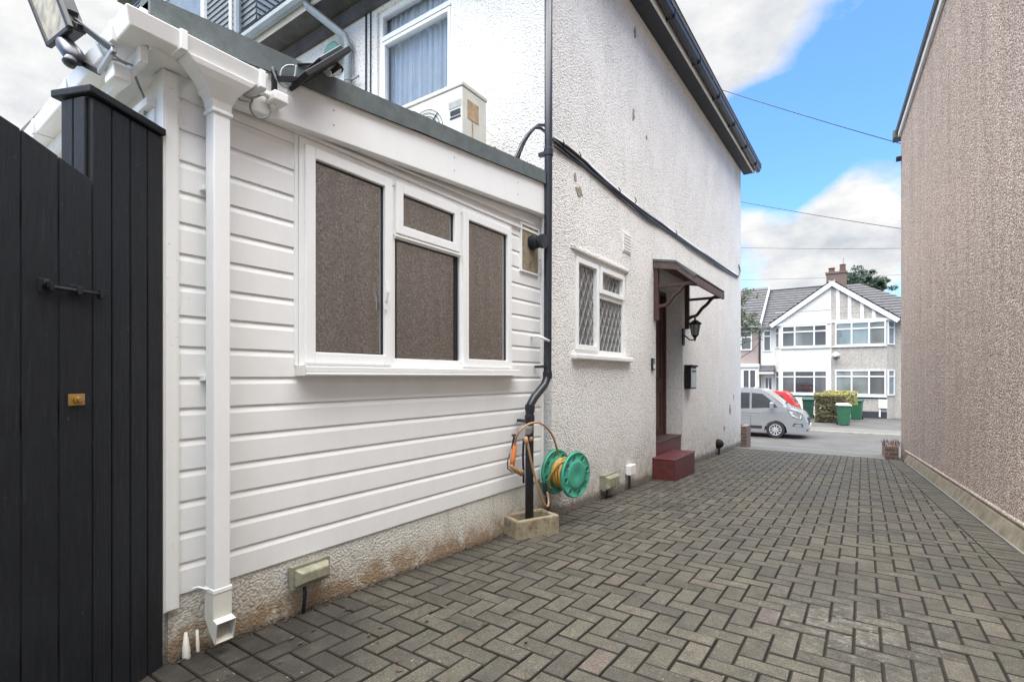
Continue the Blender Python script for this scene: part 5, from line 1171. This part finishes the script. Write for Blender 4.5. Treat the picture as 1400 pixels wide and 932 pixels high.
cr_('windscreen', -.86, 1.30, -1.50, 1.84, .95, .93, 'vehicle_glass', .016)
cr_('grille', -.035, .82, -.008, .56, .55, .5, 'trim_black', .02); cr_('lower_bumper', -.02, .44, -.04, .30, .8, .75, 'trim_black', .015); cr_('number_plate', .0, .48, .0, .58, .26, .26, 'white_paint', .03)
sp_('headlight', [(-.16, .80), (-.12, .93), (-.42, 1.07), (-.66, 1.10), (-.50, .90)], 'headlamp_glass', .010)
sp_('headlight_surround', [(-.14, .77), (-.10, .95), (-.42, 1.095), (-.71, 1.13), (-.50, .87)], 'trim_black', .006)
sp_('fog_lamp', [(-.10, .48), (-.10, .60), (-.42, .62), (-.50, .52)], 'trim_black', .008)
sp_('side_moulding', [(-1.62, .98), (-1.6, 1.005), (-4.9, 1.02), (-4.9, .99)], 'grey_plastic', .01)
sp_('sill_strip', [(-1.6, .36), (-1.6, .47), (-3.55, .47), (-3.55, .36)], 'trim_black', .012)
sp_('door_gap', [(-2.01, .40), (-2.01, 1.85), (-2.025, 1.85), (-2.025, .40)], 'trim_black', .004)
mb = MB()
for sd in (-1, 1): mb.bar((-1.28, sd*.98, 1.22), (-1.22, sd*1.12, 1.24), .05, .05); mb.box(-1.30, -1.16, sd*1.06-.02, sd*1.06+.16 if sd > 0 else sd*1.06+.02-.18+.16, 1.16, 1.42) if False else mb.box(-1.30, -1.16, min(sd*1.04, sd*1.22), max(sd*1.04, sd*1.22), 1.15, 1.42)
mb.build('door_mirror', 'silver_paint', van, bev=.03, xform=Mv)
# faint two-line lettering on the door: unreadable marks of the same size
mb = MB(); rnd = random.Random(4)
for row, (za, n_, xa_) in enumerate(((.86, 15, -2.62), (.76, 10, -2.45))):
    x = xa_
    for i in range(n_):
        w_ = rnd.uniform(.02, .05); hh = rnd.uniform(.03, .055); mb.box(x, x+w_, -.992, -.9865, za, za+hh); x += w_+.014
mb.build('door_lettering', 'grey_plastic', van, xform=Mv)
car = thing('hatchback_car', 'small red hatchback parked behind the silver van, tail to the right', 'car', (-4, 28.4, -1.25))
ol = [(-.02, .30), (0, .55), (-.04, .85), (-.12, 1.02), (-.45, 1.5), (-.62, 1.62), (-1.0, 1.67), (-2.0, 1.62), (-2.65, 1.12), (-3.3, 1.0), (-3.55, .8), (-3.58, .35), (-3.4, .25)]
ol = ol[:12]+[(-3.3, .25)]+arch(-2.95, .34, .28)[::-1]+[(-2.58, .22), (-1.02, .22)]+arch(-.66, .34, .28)[::-1]+[(-.3, .25)]
sp2, cr2, Mc, _ = vehicle(car, ol, .82, .12, 'red_paint', (-2.45, 28.4, -1.245), 0, (-.66, -2.95), .30)
sp2('side_window', [(-.55, 1.08), (-.75, 1.45), (-1.35, 1.52), (-1.95, 1.48), (-2.4, 1.08)], 'vehicle_glass'); cr2('rear_window', -.17, 1.10, -.44, 1.46, .72, .7, 'vehicle_glass', .015)
sp2('tail_light', [(-.03, .75), (-.08, 1.0), (-.25, 1.02), (-.22, .78)], 'tail_lamp', .012); cr2('number_plate', -.0, .55, -.01, .66, .3, .3, 'white_paint', .02)
# ------------------------------------------------------------------ bins
def wheelie(label, x, y, mat, lid, rot=0, s=1.0, z=-1.24):
    t = thing('wheelie_bin', label, 'bin', (x, y, z), 'wheelie bins in the front yards across the road')
    M = Matrix.Translation((x, y, z)) @ Matrix.Rotation(rot, 4, 'Z') @ Matrix.Scale(s, 4)
    mb = MB(); mb.loft([[(-a, -b_, zz), (a, -b_, zz), (a, b_+.02, zz), (-a, b_+.02, zz)] for a, b_, zz in ((.20, .22, .05), (.215, .24, .3), (.25, .29, .88), (.262, .305, .881), (.27, .31, .93))]); mb.build('bin_body', mat, t, bev=.02, xform=M)
    mb = MB(); mb.loft([[(-.285, -.335, .932), (.285, -.335, .932), (.285, .36, .932), (-.285, .36, .932)], [(-.285, -.335, .955), (.285, -.335, .955), (.285, .36, .965), (-.285, .36, .965)], [(-.24, -.28, .99), (.24, -.28, .99), (.24, .28, 1.04), (-.24, .28, 1.04)]]); mb.build('bin_lid', lid, t, bev=.012, xform=M)
    for sd in (-1, 1):
        mb = MB(); mb.lathe((sd*.20, .27, .10), (sd, 0, 0), [(0, .10), (.05, .10), (.051, .04)], 18); mb.build('wheel', 'tyre_rubber', t, xform=M)
    mb = MB(); mb.tube([(-.22, .38, .94), (-.2, .42, .95), (.2, .42, .95), (.22, .38, .94)], .014, 8); mb.build('handle', mat, t, xform=M)
wheelie('bright green wheelie bin with pale lid in front of the hedge', -.78, 29.6, 'bin_green', 'bin_lid_pale', R(12), 1.03)
wheelie('green wheelie bin behind the hedge, by the grey house', -.30, 34.0, 'bin_green', 'bin_dark_green', R(-6), 1.1)
wheelie('dark green wheelie bin left of the hedge beside the red car', -2.55, 33.2, 'bin_dark_green', 'bin_dark_green', R(4), 1.15)
# ------------------------------------------------------------------ plants
def leaves(mb, cen, rad, n, size, rnd, hollow=.0, box=False):
    for i in range(n):
        if box: p = Vector((rnd.uniform(-1, 1), rnd.uniform(-1, 1), rnd.uniform(-1, 1)))
        else:
            p = Vector((rnd.gauss(0, 1), rnd.gauss(0, 1), rnd.gauss(0, 1))).normalized()*(rnd.random()**.45)
        p = Vector((p.x*rad[0], p.y*rad[1], p.z*rad[2]))+Vector(cen)
        a = Vector((rnd.gauss(0, 1), rnd.gauss(0, 1), rnd.gauss(0, 1))).normalized(); b_ = a.orthogonal().normalized(); s_ = size*rnd.uniform(.6, 1.4)
        mb.bm.faces.new([mb.bm.verts.new(p+v) for v in (-a*s_, b_*s_*.45, a*s_, -b_*s_*.45)])
rnd = random.Random(21)
hd = thing('hedge', 'clipped brown green hedge with yellowish top among the bins', 'hedge', (-1.4, 31, GZ))
mb = MB(); leaves(mb, (-1.42, 31.0, -.52), (.66, .5, .68), 5200, .045, rnd, box=True)
for i in range(26): leaves(mb, (-1.42+rnd.uniform(-.6, .6), 30.5+rnd.uniform(0, .1), -.5+rnd.uniform(-.6, .65)), (.14, .1, .14), 60, .045, rnd)
mb.build('foliage', 'leaf_hedge', hd, normals=False)
mb = MB(); leaves(mb, (-1.42, 31.0, .20), (.68, .5, .07), 1500, .045, rnd, box=True); leaves(mb, (-1.0, 32.4, .02), (.75, .45, .35), 2600, .05, rnd, box=True); mb.build('yellowish_top_growth', 'leaf_yellow', hd, normals=False)  # yellow-green leaves on the hedge top and behind it
mb = MB()
for i in range(16): x = -2+i*.08; mb.tube([(x, 31, GZ), (x+rnd.uniform(-.1, .1), 31+rnd.uniform(-.3, .3), .1)], .012, 5)
mb.build('stems', 'twig_brown', hd)
def conifer():
    t = thing('dark_pine_tree', 'dark pine crown showing above the roof behind the chimney', 'tree', (1, 55, GZ))
    rnd = random.Random(8); mb = MB()
    cs = [((1165, 388), 1.5), ((1170, 380), 1.3), ((1178, 386), 1.4), ((1188, 388), 1.2), ((1197, 392), 1.1), ((1203, 391), .8), ((1160, 384), 1.0), ((1184, 380), .7), ((1195, 385), .6), ((1205, 388), .5), ((1176, 392), 1.5), ((1190, 398), 1.5)]
    for (px, py), r_ in cs:
        c = ay(px, py, 55+rnd.uniform(-1.5, 1.5))
        for k in range(9):
            d = Vector((rnd.gauss(0, .55), rnd.gauss(0, .6), rnd.gauss(0, .35)))*r_; leaves(mb, c+d, (r_*.36, r_*.45, r_*.2), 120, .10, rnd)
    mb.build('crown', 'leaf_dark', t, normals=False)
    mb = MB(); c = ay(1180, 395, 55); mb.tube([(c.x, 55, GZ), (c.x-.1, 55, 5), (c.x+.2, 55, c.z-1)], [.35, .28, .16], 10)
    for (px, py), r_ in cs[:8]: q = ay(px, py, 55); mb.tube([(c.x+.1, 55, c.z-2.0), tuple(q)], [.12, .04], 6)
    mb.build('trunk', 'twig_brown', t)
conifer()
def sprig():
    t = thing('young_tree', 'thin leafy young tree just past the front corner of the white house', 'tree', (-3, 16.5, gz(16.5)))
    rnd = random.Random(31); mb = MB(); tw = MB(); yy = 16.5
    base = ay(1012, 600, yy); base.x -= .25
    trunk = [Vector((base.x, yy, gz(yy))), Vector((base.x, yy, .8)), Vector((base.x+.05, yy, 2.4)), ay(1017, 400, yy)]
    tw.tube(trunk, [.05, .04, .028, .012], 8)
    ends = [(1020, 398, 18), (1028, 396, 6), (1017, 408, 26), (1024, 404, 10), (1036, 405, 5), (1015, 425, 18), (1018, 432, 22), (1030, 430, 20), (1026, 438, 36), (1034, 442, 26), (1020, 445, 30), (1015, 455, 14), (1028, 452, 18), (1039, 452, 8), (1022, 462, 8), (1014, 470, 10), (1046, 448, 3), (1041, 462, 3), (1015, 415, 14), (1013, 440, 16)]
    for px, py, n in ends:
        q = ay(px, py, yy+rnd.uniform(-.3, .3)); z_ = min(max(q.z-.3, .6), 3.2); s0 = Vector((base.x+.03, yy, z_)); m_ = s0.lerp(q, .5)+Vector((0, 0, .05))
        tw.tube([s0, m_, q], [.012, .008, .004], 5); leaves(mb, q, (.13, .2, .11), n*3, .034, rnd)
    tw.tube([Vector((base.x, yy, 1.5)), ay(1030, 478, yy), ay(1040, 465, yy), ay(1043, 450, yy)], [.014, .01, .007, .004], 5)
    mb.build('crown', 'leaf_mid', t, normals=False); tw.build('trunk', 'twig_brown', t)
sprig()
# ------------------------------------------------------------------ overhead wires
wl = thing('overhead_wires', 'thin dark overhead wires crossing the sky between the houses', 'wires', (0, 20, 7))
for (a, b_, Y_, r_) in (((900, 95), (1300, 215), 15, .010), ((940, 262), (1300, 322), 17, .009), ((980, 338), (1300, 338), 24, .008), ((980, 383), (1300, 372), 26, .007), ((1000, 425), (1260, 413), 26, .005), ((1000, 436), (1260, 420), 26, .005)):
    pts = []
    for i in range(13):
        t = i/12; q = ay(a[0]+(b_[0]-a[0])*t, a[1]+(b_[1]-a[1])*t, Y_); q.z -= .25*4*t*(1-t)*.25; pts.append(q)
    mb = MB(); mb.tube(pts, r_, 5); mb.build('wire', 'black_plastic', wl)

# parts that come in several pieces: one object per piece
SPLIT = {'corner_trim', 'gutter_bracket', 'verge_board', 'pipe_collar', 'bolt_plate', 'pipe_bracket', 'foot_rail', 'door_mirror', 'chimney_pot', 'cable_clip', 'door_glass', 'gable_timber', 'bay_sill', 'end_wall', 'cable_gland', 'rear_soffit', 'base_and_sill_shadow_band', 'hose_connector', 'cable', 'lamp_flex', 'refrigerant_pipe', 'head_trim', 'soffit', 'pipe_clip', 'architrave', 'badge_slot', 'pane', 'pocket_hole', 'pocket_rim', 'fixing_screw', 'mounting_arm', 'terminal_box', 'garden_gate_'}
def islands(me):
    par = list(range(len(me.vertices)))
    def find(a):
        while par[a] != a: par[a] = par[par[a]]; a = par[a]
        return a
    for e in me.edges:
        a, b_ = find(e.vertices[0]), find(e.vertices[1])
        if a != b_: par[a] = b_
    G = {}
    for p_ in me.polygons: G.setdefault(find(p_.vertices[0]), []).append(p_.index)
    return list(G.values())
for o in [o for o in COL.objects if o.type == 'MESH' and o.parent is not None and o.name.split('.')[0] in SPLIT]:
    L = islands(o.data)
    if len(L) < 2 or len(L) > 30 or o.children: continue
    base = o.name.split('.')[0]; me0 = o.data; smooth_ = me0.polygons[0].use_smooth
    for k, fs in enumerate(L):
        vi = {}; vs = []; faces = []
        for fi in fs:
            ff = []
            for v in me0.polygons[fi].vertices:
                if v not in vi: vi[v] = len(vs); vs.append(me0.vertices[v].co.copy())
                ff.append(vi[v])
            faces.append(ff)
        m2 = bpy.data.meshes.new(base); m2.from_pydata(vs, [], faces); m2.materials.append(me0.materials[0])
        m2.polygons.foreach_set('use_smooth', [smooth_]*len(faces)); m2.update()
        if k == 0: o.data = m2
        else:
            c = o.copy(); c.data = m2; c.name = base; COL.objects.link(c); c.parent = o.parent
# ------------------------------------------------------------------ world
w = bpy.data.worlds.new('World'); S.world = w; w.use_nodes = True; nt = w.node_tree
for n_ in list(nt.nodes): nt.nodes.remove(n_)
out = nt.nodes.new('ShaderNodeOutputWorld'); bg = nt.nodes.new('ShaderNodeBackground'); nt.links.new(bg.outputs[0], out.inputs[0])
SUN_EL, SUN_AZ = 79, 186 # azimuth measured clockwise from +Y
sky = nt.nodes.new('ShaderNodeTexSky'); sky.sky_type = 'NISHITA'; sky.sun_disc = False; sky.sun_elevation = R(SUN_EL); sky.sun_rotation = R(SUN_AZ)
sky.air_density = 1.0; sky.dust_density = .6; sky.ozone_density = 2.0
tc = nt.nodes.new('ShaderNodeTexCoord'); D = tc.outputs['Generated']
dx, dy, dz = xyz(nt, D)
zc_ = mth(nt, 'ADD', mth(nt, 'MAXIMUM', dz, 0.0), .35)
cmb = nt.nodes.new('ShaderNodeCombineXYZ'); nt.links.new(mth(nt, 'DIVIDE', dx, zc_), cmb.inputs[0]); nt.links.new(mth(nt, 'DIVIDE', dy, zc_), cmb.inputs[1]); nt.links.new(dz, cmb.inputs[2])
n1_ = noise(nt, cmb.outputs[0], 2.6, 10, .6); n2_ = noise(nt, cmb.outputs[0], 4.3, 8, .6)
def lobe(px, py, deg, k):
    d = ray(px, py).normalized(); dot = nt.nodes.new('ShaderNodeVectorMath'); dot.operation = 'DOT_PRODUCT'
    nrm = nt.nodes.new('ShaderNodeVectorMath'); nrm.operation = 'NORMALIZE'; nt.links.new(D, nrm.inputs[0]); nt.links.new(nrm.outputs[0], dot.inputs[0]); dot.inputs[1].default_value = d
    c0_ = math.cos(R(deg)); v = mth(nt, 'DIVIDE', mth(nt, 'SUBTRACT', dot.outputs['Value'], c0_), 1-c0_, clamp=True)
    return mth(nt, 'MULTIPLY', v, k)
f = n1_
for L in ((1150, 130, 11, -.42), (1050, 215, 7, -.38), (985, 50, 8, .30), (1160, 250, 0.1, 0), (1190, 285, 6, .34), (1100, 340, 8, .25), (1130, 400, 7, .12), (60, 60, 26, .35), (1130, -10, 9, .26), (200, 0, 20, .2)):
    if L[3]: f = mth(nt, 'ADD', f, lobe(*L))
mask = ramp(nt, f, [(.44, 0), (.66, 1)])
shade = ramp(nt, n2_, [(.30, (.60, .64, .70)), (.60, (1.0, .99, .97))])
cl = mixc(nt, 1.0, shade, (1.0, 1.0, 1.0), 'MULTIPLY')
mul = nt.nodes.new('ShaderNodeVectorMath'); mul.operation = 'SCALE'; nt.links.new(cl, mul.inputs[0]); mul.inputs['Scale'].default_value = 2.9
sks = nt.nodes.new('ShaderNodeVectorMath'); sks.operation = 'MULTIPLY'; nt.links.new(sky.outputs[0], sks.inputs[0]); sks.inputs[1].default_value = (.50, .73, .98)
nt.links.new(mixc(nt, mask, sks.outputs[0], mul.outputs[0]), bg.inputs[0]); bg.inputs[1].default_value = .12
sun = bpy.data.lights.new('sun', 'SUN'); sun.energy = 4.3; sun.angle = R(88); sun.color = (1, .965, .90)
so = bpy.data.objects.new('sun', sun); COL.objects.link(so)
az = R(SUN_AZ); sd = Vector((math.sin(az)*math.cos(R(SUN_EL)), math.cos(az)*math.cos(R(SUN_EL)), math.sin(R(SUN_EL))))
so.rotation_euler = sd.to_track_quat('Z', 'Y').to_euler()
# ------------------------------------------------------------------ camera
cam = bpy.data.cameras.new('camera'); co = bpy.data.objects.new('camera', cam); COL.objects.link(co); S.camera = co
cam.sensor_width = 36; cam.lens = F/1400*36; cam.shift_x = 0; cam.shift_y = 49/1400; cam.clip_start = .02; cam.clip_end = 2000
co.location = (0, 0, H); co.rotation_euler = (R(90), 0, TH)
S.view_settings.view_transform = 'Standard'; S.view_settings.look = 'None'; S.view_settings.exposure = 1.6; S.view_settings.gamma = 1
S.render.engine = 'CYCLES'
